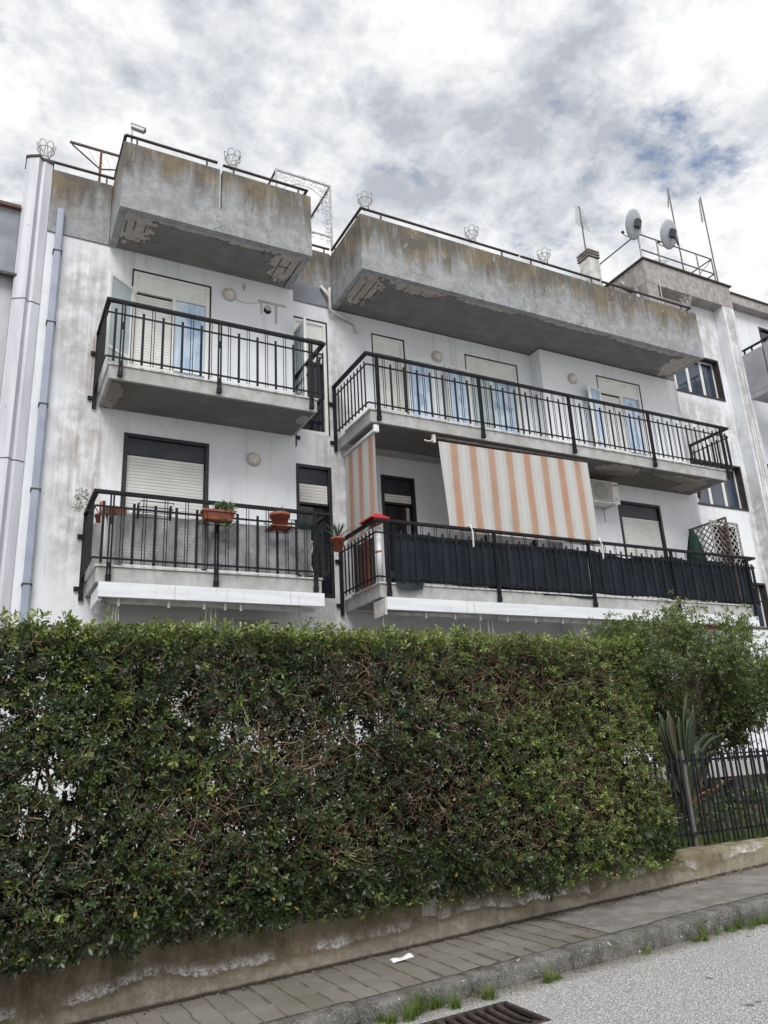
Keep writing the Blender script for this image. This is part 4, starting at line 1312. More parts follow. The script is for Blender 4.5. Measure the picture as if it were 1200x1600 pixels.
        MB().tube([(c[0] - nrm.x * 0.1, c[1] - nrm.y * 0.1, c[2] - nrm.z * 0.1), arm], 0.03, 8).build('bracket', 'galv', t)
    dish((14.10, 11.72, 14.50), 0.37, R(345), R(20), 'pale grey satellite dish at the near corner of the stair tower railing', (14.34, 11.9, 14.42))
    dish((15.42, 11.75, 14.62), 0.37, R(350), R(20), 'grey satellite dish with dark bracket on the mast midway along the tower railing', (15.95, 11.98, 14.60))

    # aerials
    def mast(name, label, p, ztop, z0, boom, n, span, drop):
        t = thing(name, label, 'aerial', (p[0], p[1], z0), 'television aerials on the roof')
        MB().tube([(p[0], p[1], z0), (p[0], p[1], ztop)], 0.021, 6).build('mast', 'mast_steel', t)
        a, b = Vector(boom[0]), Vector(boom[1])
        MB().tube([a, b], 0.017, 5).build('boom', 'mast_steel', t)
        for k in range(n):
            c = a + (b - a) * (k + 0.5) / n
            d = span[1] * (0.55 + 0.45 * k / max(1, n - 1))
            s = Vector(span[0]).normalized() * d
            MB().tube([c - s, c + s], 0.007, 4).build('element', 'mast_steel', t)
    mast('television_aerial', 'thin yagi aerial rising from the chimney', (13.74, 13.2), 16.05, 14.47, ((13.73, 13.2, 16.02), (13.40, 12.85, 14.95)), 9, ((1, 0.2, 0), 0.32), 0)
    mast('television_aerial', 'tall thin mast with bare slanting boom behind the second dish', (16.0, 12.0), 16.5, 13.43, ((16.0, 12.0, 16.45), (15.35, 11.6, 15.35)), 2, ((1, -0.4, 0.1), 0.05), 0)
    mast('television_aerial', 'tall mast with short toothed aerial at the far corner of the tower', (17.05, 11.8), 16.4, 13.43, ((16.98, 11.8, 16.3), (16.85, 11.75, 15.45)), 12, ((1, -0.3, 0.1), 0.07), 0)
    t = thing('television_aerial', 'small low aerial with three bars behind the tower railing', 'aerial', (15.2, 12.2, 13.43), 'television aerials on the roof')
    MB().tube([(15.2, 12.2, 13.43), (15.2, 12.2, 13.95)], 0.016, 6).build('mast', 'galv', t)
    for k in range(3):
        MB().tube([(15.0 + 0.05 * k, 12.15, 13.86 + 0.06 * k), (15.75 + 0.05 * k, 12.3, 14.16 + 0.06 * k)], 0.008, 4).build('element', 'galv', t)


roof_things()


# ------------------------------------------------------------------ things on walls and balconies
def wall_lamps():
    lab = ['round yellowed bulkhead lamp beside the upper door with the open leaf', 'round bulkhead lamp between the first two doors of the long upper balcony', 'round bulkhead lamp near the last door of the long upper balcony']
    for l, (x, y, z) in zip(lab, ((3.35, W1, 9.58), (7.83, W2, 9.45), (11.15, W1, 9.43))):
        t = thing('wall_lamp', l, 'lamp', (x, y, z), 'bulkhead lamps on the facade')
        MB().lathe((x, y, z), [(0.122, -0.001), (0.127, -0.03), (0.11, -0.045)], 20, 'Y').build('rim', 'scar', t, True)
        MB().lathe((x, y, z), [(0.109, -0.03), (0.098, -0.075), (0.05, -0.10), (0.012, -0.106)], 20, 'Y').build('diffuser', 'lamp_shell', t, True)
        MB().lathe((x, y, z), [(0.028, -0.10), (0.026, -0.115), (0.01, -0.118)], 10, 'Y').build('nub', 'white_plastic', t, True)
    x, y, z = 3.80, W1, 6.50
    t = thing('wall_lamp', 'weathered eight sided bulkhead lamp beside the lower shuttered door', 'lamp', (x, y, z), 'bulkhead lamps on the facade')
    MB().lathe((x, y, z), [(0.125, -0.001), (0.125, -0.04), (0.11, -0.06)], 8, 'Y').build('rim', 'scar', t)
    MB().lathe((x, y, z), [(0.10, -0.05), (0.09, -0.085), (0.03, -0.10)], 8, 'Y').build('diffuser', 'lamp_shell', t)


wall_lamps()


def air_conditioner(x0, x1, y0, y1, z0, z1, label, name='air_conditioner', sticker=True):
    t = thing(name, label, 'air conditioner', ((x0 + x1) / 2, y1, z0), 'air conditioner units on the facade')
    MB().box(x0, x1, y0, y1, z0, z1).build('casing', 'ac', t, bevel=0.015)
    xm = x1 - 0.20
    MB().box(x0 + 0.03, xm, y0 - 0.012, y0 - 0.001, z0 + 0.03, z1 - 0.03).build('grille', 'ac_grille', t)
    for k in range(12):
        z = z0 + 0.05 + k * (z1 - z0 - 0.1) / 11
        MB().box(x0 + 0.035, xm - 0.005, y0 - 0.02, y0 - 0.0125, z - 0.004, z + 0.004).build('louvre', 'ac', t)
    c = ((x0 + xm) / 2, y0 - 0.02, (z0 + z1) / 2)
    MB().lathe(c, [(0.19, -0.004), (0.19, 0.006)], 24, 'Y').build('fan_guard', 'ac_grille' if sticker else 'gap', t)
    MB().box(xm + 0.03, x1 - 0.03, y0 - 0.008, y0 - 0.001, z1 - 0.09, z1 - 0.07).build('vent_slot', 'gap', t)
    if sticker:
        MB().box(xm + 0.05, x1 - 0.05, y0 - 0.004, y0 - 0.001, z0 + 0.05, z0 + 0.14).build('sticker', 'sticker', t)
    for x in (x0 + 0.12, x1 - 0.14):
        MB().slant((x, y0 - 0.02, z0 - 0.016), (x, W1 - 0.001, z0 - 0.016), 0.035, 0.03).build('bracket', 'ac', t)
        MB().box(x - 0.017, x + 0.017, W1 - 0.03, W1 - 0.001, z0 - 0.30, z0 - 0.033).build('bracket', 'ac', t)
    return t


air_conditioner(10.85, 11.68, 11.32, 11.60, 6.43, 6.92, 'boxy air conditioner on brackets under the long upper balcony')
air_conditioner(3.35, 4.12, 11.30, 11.58, 3.20, 3.76, 'air conditioner with round fan half hidden behind the hedge top', sticker=False)


def awnings():
    rg = np.random.default_rng(8)

    def cloth(P0, P1, P2, P3, nu, nv, amp, nrm):
        """sheet P0-P1 top, P3-P2 bottom, gently rippled, 4 mm thick"""
        P0, P1, P2, P3, nrm = map(np.array, (P0, P1, P2, P3, nrm))
        mb = MB()
        ph = rg.uniform(0, 6, 4)
        for s in (0, 1):
            for j in range(nv + 1):
                for i in range(nu + 1):
                    u, v = i / nu, j / nv
                    p = (1 - v) * ((1 - u) * P0 + u * P1) + v * ((1 - u) * P3 + u * P2)
                    w = amp * (0.25 + v) * (math.sin(u * 19 + ph[0] + v * 1.5) * 0.5 + math.sin(u * 47 + ph[1] + v * 3) * 0.22 + math.sin(u * 7 + ph[2]) + 0.3 * math.sin(u * 11 - v * 6))
                    mb.v.append(tuple(p + nrm * (w + 0.004 * s)))
        n1 = (nu + 1) * (nv + 1)
        for s in (0, 1):
            for j in range(nv):
                for i in range(nu):
                    a = s * n1 + j * (nu + 1) + i
                    q = (a, a + 1, a + nu + 2, a + nu + 1)
                    mb.f.append(q if s else tuple(reversed(q)))
        return mb
    # big drop awning
    t = thing('striped_awning', 'wide orange and white striped drop awning let down to the long lower railing', 'awning', (8.6, 10.72, 7.0), 'striped drop awnings')
    cloth((6.87, 10.70, 6.90), (10.30, 10.70, 6.95), (10.30, 10.68, 5.26), (6.95, 10.68, 5.26), 80, 16, 0.016, (0, -1, 0)).build('cloth', 'awning_cloth_long', t, True)
    MB().tube([(6.84, 10.72, 6.965), (10.34, 10.72, 6.985)], 0.035, 10).build('roller', 'brown_iron', t, True)
    MB().tube([(6.93, 10.685, 5.255), (10.33, 10.685, 5.255)], 0.018, 8).build('bottom_bar', 'white_plastic', t, True)
    for x in (7.30, 10.20):
        MB().tube([(x, 10.66, 5.33), (x, 10.55, 5.35), (x + 0.01, 10.52, 5.22), (x + 0.015, 10.53, 4.98), (x + 0.01, 10.55, 4.95)], 0.016, 7).build('tension_hook', 'white_plastic', t, True)
    MB().tube([(6.80, 10.72, 6.97), (6.74, 10.70, 6.90), (6.66, 10.68, 6.86), (6.58, 10.69, 6.88)], 0.014, 6).build('gear_hook', 'cord', t, True)
    MB().box(6.76, 6.82, 10.69, 10.75, 6.87, 7.02).build('gear_box', 'cord', t)
    # side awning
    t = thing('striped_awning', 'narrow orange and white striped awning across the end of the long lower balcony', 'awning', (5.62, 11.3, 7.0), 'striped drop awnings')
    cloth((5.62, 10.72, 6.88), (5.62, 11.90, 6.88), (5.60, 11.92, 5.24), (5.60, 10.72, 5.24), 30, 10, 0.008, (1, 0, 0)).build('cloth', 'awning_cloth_side', t, True)
    MB().tube([(5.62, 10.68, 6.93), (5.62, 11.94, 6.93)], 0.032, 10).build('roller', 'cassette', t, True)
    MB().box(5.57, 5.67, 10.63, 10.69, 6.86, 7.0).build('end_cap', 'white_plastic', t, bevel=0.015)
    # folded awnings below the lower balconies
    t = thing('folded_awning', 'white housing of the folded awning under the short lower balcony', 'awning', (2.9, 10.5, 3.9), 'folded awnings below the lower balconies')
    xs = [1.32, 2.32, 4.0, 4.545]
    for a, b in zip(xs, xs[1:]):
        MB().box(a + 0.002, b - 0.002, 10.54, 10.60, 3.815, 4.015).build('housing_panel', 'cassette', t, bevel=0.005)
    MB().box(1.322, 1.38, 10.605, 11.30, 3.775, 3.985).build('housing_panel', 'cassette', t, bevel=0.005)
    MB().tube([(1.45, 10.70, 3.80), (4.45, 10.72, 3.79)], 0.040, 10).build('roller', 'white_pipe', t, True)
    MB().tube([(1.42, 10.72, 3.77), (1.42, 11.28, 3.77)], 0.055, 10).build('roller', 'white_pipe', t, True)
    for x in (1.60, 2.26, 2.75, 3.05, 3.28):
        MB().box(x - 0.016, x + 0.016, 10.63, 10.655, 3.72, 3.815).build('hook', 'white_plastic', t)
    for x, dx in ((1.50, -.05), (1.55, -.02), (1.58, 0.02), (1.60, 0.06), (2.80, -.03), (2.87, 0.0), (2.94, -.02), (4.2, -.02), (4.33, 0.0)):
        MB().tube([(x, 10.72, 3.80), (x + dx, 10.72, 3.1)], 0.006, 4).build('pull_cord', 'cord', t)
    t = thing('folded_awning', 'long white housing of the folded awning under the net covered balcony', 'awning', (9.9, 10.5, 3.9), 'folded awnings below the lower balconies')
    xs = [5.60, 8.5, 11.4, 14.26]
    for a, b in zip(xs, xs[1:]):
        MB().box(a + 0.002, b - 0.002, 10.54, 10.60, 3.815, 4.015).build('housing_panel', 'cassette', t, bevel=0.005)
    MB().box(5.57, 5.598, 10.55, 10.95, 3.74, 4.0).build('end_plate', 'white_pipe', t)
    MB().tube([(5.62, 10.70, 3.79), (7.75, 10.72, 3.80)], 0.030, 8).build('roller', 'white_pipe', t, True)
    MB().tube([(7.80, 10.70, 3.79), (10.1, 10.72, 3.79)], 0.042, 8).build('roller', 'white_pipe', t, True)
    MB().tube([(11.4, 10.70, 3.79), (14.2, 10.72, 3.77)], 0.042, 8).build('roller', 'rust', t, True)
    for x in (6.35, 6.90, 7.40, 7.95, 8.55, 9.15, 9.75):
        MB().box(x - 0.014, x + 0.014, 10.63, 10.655, 3.72, 3.815).build('hook', 'white_plastic', t)
    for x in (5.62, 7.45, 7.62, 7.70):
        MB().tube([(x, 10.74, 3.80), (x, 10.74, 3.0)], 0.008, 4).build('pull_cord', 'cord', t)


awnings()


def balcony_clutter():
    rg = np.random.default_rng(21)

    def sheet(name, x0, x1, zlo, zhi, y, mat, amp, label, cat, parts=None, flap=None, slab=0.003):
        mb = MB()
        nu, nv = int((x1 - x0) * 26), 14
        ph = rg.uniform(0, 6, 6)
        for s in (0, 1):
            for j in range(nv + 1):
                for i in range(nu + 1):
                    x = x0 + (x1 - x0) * i / nu
                    v = j / nv
                    top, bot = zhi(x), zlo(x)
                    z = top + (bot - top) * v
                    yy = y + amp * (math.sin(x * 9 + ph[0]) + .6 * math.sin(x * 23 + ph[1]) + .4 * math.sin(x * 4 + v * 5 + ph[2])) + slab * s
                    if flap and x < flap and v > 0.8:
                        yy -= (v - 0.8) * 0.55 * min(1, (flap - x) / 0.5)
                    mb.v.append((x, yy, z))
        n1 = (nu + 1) * (nv + 1)
        for s in (0, 1):
            for j in range(nv):
                for i in range(nu):
                    a = s * n1 + j * (nu + 1) + i
                    q = (a, a + 1, a + nu + 2, a + nu + 1)
                    mb.f.append(q if s else tuple(reversed(q)))
        o = mb.build(name, mat, None, True)
        return tag(o, label, cat)

    z = ZL
    sheet('shade_net', 5.82, 9.925, lambda x: z + (-0.10 if x < 6.3 else 0.045 * (1 - math.exp(-(x - 6.3))) if x < 8.8 else -0.06) + 0.015 * math.sin(x * 5), lambda x: z + 0.83 + 0.02 * math.sin(x * 6.1),
          YB + 0.065, 'net', 0.006, 'dark blue green shade net with its loose corner hanging below the railing', 'net', flap=6.5)
    sheet('shade_net', 9.93, 14.45, lambda x: z + 0.03 + 0.012 * math.sin(x * 4), lambda x: z + 0.86 + 0.025 * math.sin(x * 5.3) - (0.12 * math.exp(-((x - 10.9) / .3) ** 2)),
          YB + 0.065, 'net', 0.005, 'taut dark shade net on the far half of the long lower railing', 'net')
    sheet('plastic_sheet', 1.52, 4.40, lambda x: z + 0.03, lambda x: z + 0.76 + 0.01 * math.sin(x * 7), YB + 0.085, 'sheet', 0.008, 'dull grey plastic sheet tied behind the short lower railing', 'sheet')

    # rectangular terracotta planter
    def leafy(t, c, n, r, h, cols, ln=(0.05, 0.09), wid=0.28, up=0.5):
        N = n
        d = rg.normal(0, 1, (N, 3))
        d[:, 2] = np.abs(d[:, 2]) * up + rg.normal(0, 0.25, N)
        d /= np.linalg.norm(d, axis=1)[:, None]
        base = np.array(c) + rg.uniform(-1, 1, (N, 3)) * np.array(r) + np.array([0, 0, h])
        L = rg.uniform(*ln, N)
        col = np.array(cols)[rg.integers(0, len(cols), N)] * rg.uniform(0.7, 1.3, (N, 1))
        me = leaf_mesh('foliage', base, d, L, L * wid, col, 'hedge_leaf', rg)
        o = place('foliage', me, t, (0, 0, 0))
        o['kind'] = 'stuff'

    G1 = [(0.07, 0.12, 0.035), (0.10, 0.16, 0.05), (0.045, 0.09, 0.035)]
    yy = YB - 0.16
    t = thing('flower_planter', 'rectangular terracotta planter with trailing plant hooked on the short lower railing', 'planter', (2.87, yy, 4.94), 'plant pots on the short lower railing')
    mb = MB()
    a, b, c, d = 2.64, 3.09, yy - 0.085, yy + 0.085
    v = [(a + .03, c + .02, 4.95), (b - .03, c + .02, 4.95), (b - .03, d - .02, 4.95), (a + .03, d - .02, 4.95), (a, c, 5.075), (b, c, 5.075), (b, d, 5.075), (a, d, 5.075),
         (a - .012, c - .012, 5.075), (b + .012, c - .012, 5.075), (b + .012, d + .012, 5.075), (a - .012, d + .012, 5.075), (a - .012, c - .012, 5.105), (b + .012, c - .012, 5.105), (b + .012, d + .012, 5.105), (a - .012, d + .012, 5.105),
         (a + .02, c + .02, 5.105), (b - .02, c + .02, 5.105), (b - .02, d - .02, 5.105), (a + .02, d - .02, 5.105), (a + .02, c + .02, 5.07), (b - .02, c + .02, 5.07), (b - .02, d - .02, 5.07), (a + .02, d - .02, 5.07)]
    f = [(3, 2, 1, 0)]
    for k in range(0, 20, 4):
        f += [(k + i, k + (i + 1) % 4, k + 4 + (i + 1) % 4, k + 4 + i) for i in range(4)]
    mb.add(v, f)
    mb.build('trough', 'terracotta', t)
    MB().box(a + .022, b - .022, c + .022, d - .022, 5.05, 5.085).build('soil', 'soil', t)
    holder = MB()
    for zz in (4.945, 5.06):
        holder.tube([(a - .02, c - .02, zz), (b + .02, c - .02, zz), (b + .02, YB - .0, zz), (a - .02, YB - .0, zz)], 0.006, 5, closed=True)
    for x in (a + .05, b - .05):
        holder.tube([(x, c - .02, 5.06), (x, c - .02, 4.945), (x, YB, 4.945), (x, YB - 0.01, 5.28)], 0.006, 5)
    holder.build('wire_holder', 'iron', t)
    leafy(t, (2.96, yy, 5.13), 150, (0.13, 0.07, 0.07), 0.02, G1, (0.06, 0.12))
    leafy(t, (2.93, yy - 0.11, 4.80), 110, (0.05, 0.02, 0.20), 0, G1, (0.03, 0.06))
    leafy(t, (2.93, yy - 0.10, 4.62), 30, (0.09, 0.02, 0.03), 0, G1, (0.03, 0.05))
    # round pot on a square wire tray
    x0 = 3.80
    t = thing('flower_pot', 'round terracotta pot with spiky plant on a tray hooked to the short lower railing', 'plant pot', (x0, yy, 4.92), 'plant pots on the short lower railing')
    MB().lathe((x0, yy, 4.955), [(0.10, 0), (0.14, 0.15), (0.155, 0.15), (0.158, 0.20), (0.14, 0.20), (0.135, 0.17)], 20).build('pot', 'terracotta', t, True)
    MB().box(x0 - 0.17, x0 + 0.17, yy - 0.14, yy + 0.14, 4.925, 4.945).build('tray', 'terracotta', t, bevel=0.006)
    hd = MB()
    for zz in (4.92, 5.03):
        hd.tube([(x0 - .19, yy - .16, zz), (x0 + .19, yy - .16, zz), (x0 + .19, YB, zz), (x0 - .19, YB, zz)], 0.006, 5, closed=True)
    for x in (x0 - 0.12, x0 + 0.12):
        hd.tube([(x, yy - .16, 5.03), (x, yy - .16, 4.92), (x, YB, 4.92), (x, YB - .01, 5.27)], 0.006, 5)
    hd.build('wire_holder', 'iron', t)
    succulent(t, (x0, yy, 5.13), 9, 0.17, (0.06, 0.11, 0.05), rg, 0.6)
    # empty wire holder
    t = thing('planter_holder', 'empty black wire planter holder hooked on the short lower railing', 'planter holder', (2.0, yy, 4.9))
    a, b = 1.78, 2.22
    hd = MB()
    for zz, s in ((4.965, 0.03), (5.04, 0.01), (5.12, 0.0)):
        hd.tube([(a + s, yy - .10 + s, zz), (b - s, yy - .10 + s, zz), (b - s, YB, zz), (a + s, YB, zz)], 0.006, 5, closed=True)
    hd.build('wire_basket', 'iron', t)
    for x in (a, b):
        pts = [(x, YB - 0.02 - 0.05 * math.sin(q), 5.05 + 0.11 * math.cos(q)) for q in np.linspace(0, 2 * math.pi, 13)[:-1]]
        MB().tube(pts, 0.011, 5, closed=True).build('side_ring', 'iron', t)
    # aloe at the end of the balcony
    c = (4.80, YB - 0.02, 4.85)
    t = thing('potted_aloe', 'terracotta pot of long spiky aloe leaves at the end of the short lower railing', 'potted plant', (c[0], c[1], 4.7), 'plant pots on the short lower railing')
    MB().lathe((c[0], c[1], 4.70), [(0.07, 0), (0.10, 0.17), (0.112, 0.17), (0.112, 0.21), (0.09, 0.21)], 16).build('pot', 'terracotta', t, True)
    MB().tube([(4.68, YB, 4.80), (4.80, YB - 0.13, 4.80), (4.92, YB, 4.80), (4.80, YB + 0.12, 4.80)], 0.007, 5, closed=True).build('wire_holder', 'iron', t)
    succulent(t, (c[0], c[1], 4.90), 22, 0.40, (0.12, 0.17, 0.14), rg, 0.9)
    # small shrub at the inner corner
    t = thing('potted_shrub', 'small grey green potted shrub poking out at the wall end of the short railing', 'potted plant', (1.13, 11.30, 5.0), 'plant pots on the short lower railing')
    MB().lathe((1.40, 11.30, 5.02), [(0.07, 0), (0.09, 0.12), (0.10, 0.12), (0.10, 0.15), (0.08, 0.15)], 14).build('pot', 'terracotta', t, True)
    MB().box(1.30, 1.50, 11.2, 11.4, ZL, 5.018).build('stand', 'white_iron', t)
    MB().tube([(1.40, 11.30, 5.12), (1.28, 11.29, 5.32), (1.12, 11.27, 5.42)], 0.008, 5).build('stem', 'brown_wood', t)
    leafy(t, (1.12, 11.27, 5.34), 200, (0.10, 0.09, 0.16), 0, [(0.09, 0.12, 0.07), (0.06, 0.09, 0.05), (0.14, 0.16, 0.09)], (0.03, 0.06), 0.3, 0.8)
    # long trough of red-leaved plants just inside the rail
    t = thing('flower_planter', 'small terracotta trough of low plants standing inside the near corner of the short railing', 'planter', (1.75, 10.85, 4.28), 'plant pots on the short lower railing')
    MB().box(1.38, 1.66, 10.74, 10.90, 5.02, 5.13).build('trough', 'terracotta', t, bevel=0.012)
    MB().box(1.42, 1.62, 10.76, 10.88, 4.28, 5.018).build('stand', 'white_iron', t)
    leafy(t, (1.62, 10.82, 5.12), 120, (0.26, 0.08, 0.03), 0, G1, (0.03, 0.06))
    # white folding chair with green cloth
    t = thing('folding_chair', 'white folding chair with green cloth at the end of the short lower balcony', 'chair', (4.42, 11.0, ZL))
    for p, q in (((4.30, 10.82, ZL), (4.52, 10.82, ZL + 0.62)), ((4.52, 10.82, ZL), (4.30, 10.82, ZL + 0.62)), ((4.30, 11.2, ZL), (4.52, 11.2, ZL + 0.62)), ((4.52, 11.2, ZL), (4.30, 11.2, ZL + 0.62))):
        MB().slant(p, q, 0.03, 0.02).build('leg', 'white_plastic', t)
    MB().box(4.26, 4.56, 10.80, 11.22, ZL + 0.60, ZL + 0.63).build('seat', 'white_plastic', t, bevel=0.006)
    MB().box(4.28, 4.55, 10.79, 11.22, ZL + 0.632, ZL + 0.93).build('cloth', 'green_cloth', t, bevel=0.03)
    # red peaked cover on the corner of the railing
    t = tag(MB().add([(5.40, 10.56, 5.315), (5.74, 10.56, 5.315), (5.74, 11.0, 5.315), (5.40, 11.0, 5.315), (5.40, 10.56, 5.335), (5.74, 10.56, 5.335), (5.74, 11.0, 5.335), (5.40, 11.0, 5.335), (5.57, 10.68, 5.43), (5.57, 10.9, 5.43)],
                     [(3, 2, 1, 0), (0, 1, 5, 4), (1, 2, 6, 5), (2, 3, 7, 6), (3, 0, 4, 7), (4, 5, 8), (5, 6, 9, 8), (6, 7, 9), (7, 4, 8, 9)]).build('peaked_cover', 'red'),
            'bright red peaked cover resting on the corner of the long lower railing', 'cover')
    # broom and rolled mat in the near corners
    t = thing('broom', 'orange and white broom leaning in the near corner of the short lower balcony', 'broom', (1.40, 11.0, ZL))
    MB().tube([(1.42, 10.80, ZL + 0.02), (1.36, 10.86, ZL + 0.95)], 0.045, 8).build('handle', 'white_plastic', t, True)
    MB().tube([(1.36, 10.86, ZL + 0.74), (1.355, 10.865, ZL + 0.95)], 0.05, 8).build('grip', 'orange', t, True)
    t = thing('rolled_blind', 'pale rolled blind standing upright inside the corner of the long lower railing', 'rolled blind', (5.62, 10.75, ZL))
    MB().tube([(5.60, 10.74, ZL), (5.61, 10.74, ZL + 0.92)], 0.055, 12).build('roll', 'paper', t, True)
    MB().tube([(5.60, 10.74, ZL + 0.5), (5.60, 10.74, ZL + 0.53)], 0.058, 12).build('tie', 'orange', t, True)
    # brown planks stacked behind the side railing
    t = thing('boards', 'brown boards leaning inside the end of the long lower railing', 'boards', (5.6, 11.4, ZL))
    for k, y in enumerate((10.95, 11.15, 11.32, 11.55)):
        MB().box(5.60, 5.63, y, y + 0.14, ZL, ZL + 0.82 + 0.04 * (k % 2)).build('board', 'terracotta' if k == 1 else 'brown_wood', t)

    # garden trellis panels and a furled green parasol at the far end
    def lattice(t, mat, W, H, loc, rot, pitch=0.155, frame='wood'):
        w = 0.035
        MB().ring(0, W, 0, H, w, -0.018, 0.018).build('frame', frame, t, loc=loc, rot=rot)
        for sgn, yo in ((1, -0.006), (-1, 0.006)):
            c = -H + pitch / 2
            while c < W:
                if sgn > 0:
                    a = (max(0, c), max(0, -c))
                    L = min(W - a[0], H - a[1])
                    b = (a[0] + L, a[1] + L)
                else:
                    a = (max(0, c), H - max(0, -c))
                    L = min(W - a[0], a[1])
                    b = (a[0] + L, a[1] - L)
                if L > 0.08:
                    MB().slant((a[0], yo, a[1]), (b[0], yo, b[1]), 0.009, 0.022).build('lath', mat, t, loc=loc, rot=rot)
                c += pitch
    t = thing('garden_trellis', 'grey wooden diamond trellis panel facing the street on the far end of the long balcony', 'trellis', (14.0, 10.85, ZL), 'trellis panels on the long lower balcony')
    lattice(t, 'wood', 0.88, 1.88, (13.72, 10.86, ZL), (0, 0, 0))
    t = thing('garden_trellis', 'brown wooden diamond trellis panel standing at right angles to the grey one', 'trellis', (13.95, 11.0, ZL), 'trellis panels on the long lower balcony')
    lattice(t, 'brown_wood', 1.0, 1.90, (13.95, 10.62, ZL), (0, 0, R(90)), frame='brown_wood')
    tag(MB().box(13.78, 14.55, 10.90, 10.905, ZL, ZL + 1.80).build('trellis_backing_net', 'net'), 'dark green backing net tied behind the grey trellis panel', 'net')
    c = (13.35, 11.05, ZL)
    t = thing('furled_parasol', 'furled dark green parasol beside the trellis panels', 'parasol', c)
    MB().tube([c, (c[0] + 0.02, c[1], ZL + 1.72)], 0.02, 8).build('pole', 'brown_wood', t)
    prof = [(0.03, 0.75), (0.17, 0.85), (0.15, 1.15), (0.08, 1.5), (0.02, 1.70)]
    mb = MB().lathe(c, prof, 16)
    mb.v = [(c[0] + (x - c[0]) * (1 + 0.22 * math.cos(8 * math.atan2(y - c[1], x - c[0] + 1e-9))), c[1] + (y - c[1]) * (1 + 0.22 * math.cos(8 * math.atan2(y - c[1], x - c[0] + 1e-9))), zq) for x, y, zq in mb.v]
    mb.build('canopy', 'green_cloth', t, True)


# ------------------------------------------------------------------ foliage helpers
LEAF_T = np.array([(0, 0, 0), (.38, -.30, .05), (.38, 0, -.01), (.38, .30, .05), (.74, -.5, .02), (.74, 0, -.05), (.74, .5, .02), (1, 0, -.13)])
LEAF_F = [(0, 2, 1), (0, 3, 2), (1, 2, 5, 4), (2, 3, 6, 5), (4, 5, 7), (5, 6, 7)]


def arrays_mesh(name, verts, faces, cols, mat, smooth=True):
    """verts (N,k,3), faces: list over one template, cols (N,3)"""
    N, k, _ = verts.shape
    lt = np.array([len(f) for f in faces])
    li = np.concatenate([np.array(f) for f in faces])
    loops = (li[None, :] + (np.arange(N) * k)[:, None]).ravel()
    tot = np.tile(lt, N)
    start = np.concatenate(([0], np.cumsum(tot)[:-1]))
    me = bpy.data.meshes.new(name)
    me.vertices.add(N * k)
    me.vertices.foreach_set('co', verts.astype(np.float32).ravel())
    me.loops.add(len(loops))
    me.loops.foreach_set('vertex_index', loops.astype(np.int32))
    me.polygons.add(len(tot))
    me.polygons.foreach_set('loop_start', start.astype(np.int32))
    me.polygons.foreach_set('use_smooth', np.full(len(tot), smooth))
    at = me.attributes.new('col', 'FLOAT_COLOR', 'POINT')
    c4 = np.ones((N, k, 4), np.float32)
    c4[:, :, :3] = np.clip(cols, 0, 1)[:, None, :] if cols.ndim == 2 else np.clip(cols, 0, 1)
    at.data.foreach_set('color', c4.ravel())
    me.materials.append(MAT[mat])
    me.update(calc_edges=True)
    return me


def norm(a):
    return a / np.maximum(1e-9, np.linalg.norm(a, axis=1))[:, None]


def leaf_mesh(name, base, d, L, W, col, mat, rg, upv=None):
    N = len(base)
    d = norm(d)
    u = rg.normal(0, 0.45, (N, 3)) + np.array([0, -0.25, 1.0]) if upv is None else upv
    side = norm(np.cross(d, u))
    upn = np.cross(side, d)
    T = LEAF_T
    v = base[:, None, :] + T[None, :, 0, None] * (L[:, None, None] * d[:, None, :]) + T[None, :, 1, None] * (W[:, None, None] * side[:, None, :]) + T[None, :, 2, None] * (L[:, None, None] * upn[:, None, :])
    return arrays_mesh(name, v, LEAF_F, col, mat)


def succulent(t, c, n, ln, col, rg, spread):
    mb = MB()
    me_v, me_f = [], []
    for k in range(n):
        a = k * 2.4 + rg.uniform(-.3, .3)
        tilt = spread * (0.25 + 0.75 * (k + 1) / n)
        L = ln * rg.uniform(0.65, 1.1)
        side = Vector((-math.sin(a), math.cos(a), 0))
        pts = []
        for q in np.linspace(0, 1, 6):
            r = L * (q * math.sin(tilt) + 0.12 * q * q)
            h = L * (q * math.cos(tilt) - 0.30 * tilt * q * q)
            p = Vector(c) + Vector((math.cos(a) * r, math.sin(a) * r, h))
            w = 0.016 * (1 - q) ** 0.6 + 0.001
            pts.append((p - side * w, p + Vector((0, 0, -w * 0.7)), p + side * w))
        kk = len(me_v)
        for p3 in pts:
            me_v += [tuple(q) for q in p3]
        for i in range(5):
            b0 = kk + i * 3
            me_f += [(b0, b0 + 1, b0 + 4, b0 + 3), (b0 + 1, b0 + 2, b0 + 5, b0 + 4), (b0 + 2, b0, b0 + 3, b0 + 5)]
    me = bpy.data.meshes.new('leaves')
    me.from_pydata(me_v, [], me_f)
    at = me.attributes.new('col', 'FLOAT_COLOR', 'POINT')
    at.data.foreach_set('color', np.tile(np.array([*col, 1], np.float32), len(me_v)))
    me.materials.append(MAT['big_leaf'])
    me.polygons.foreach_set('use_smooth', [True] * len(me.polygons))
    o = place('leaves', me, t, (0, 0, 0))
    return o


balcony_clutter()


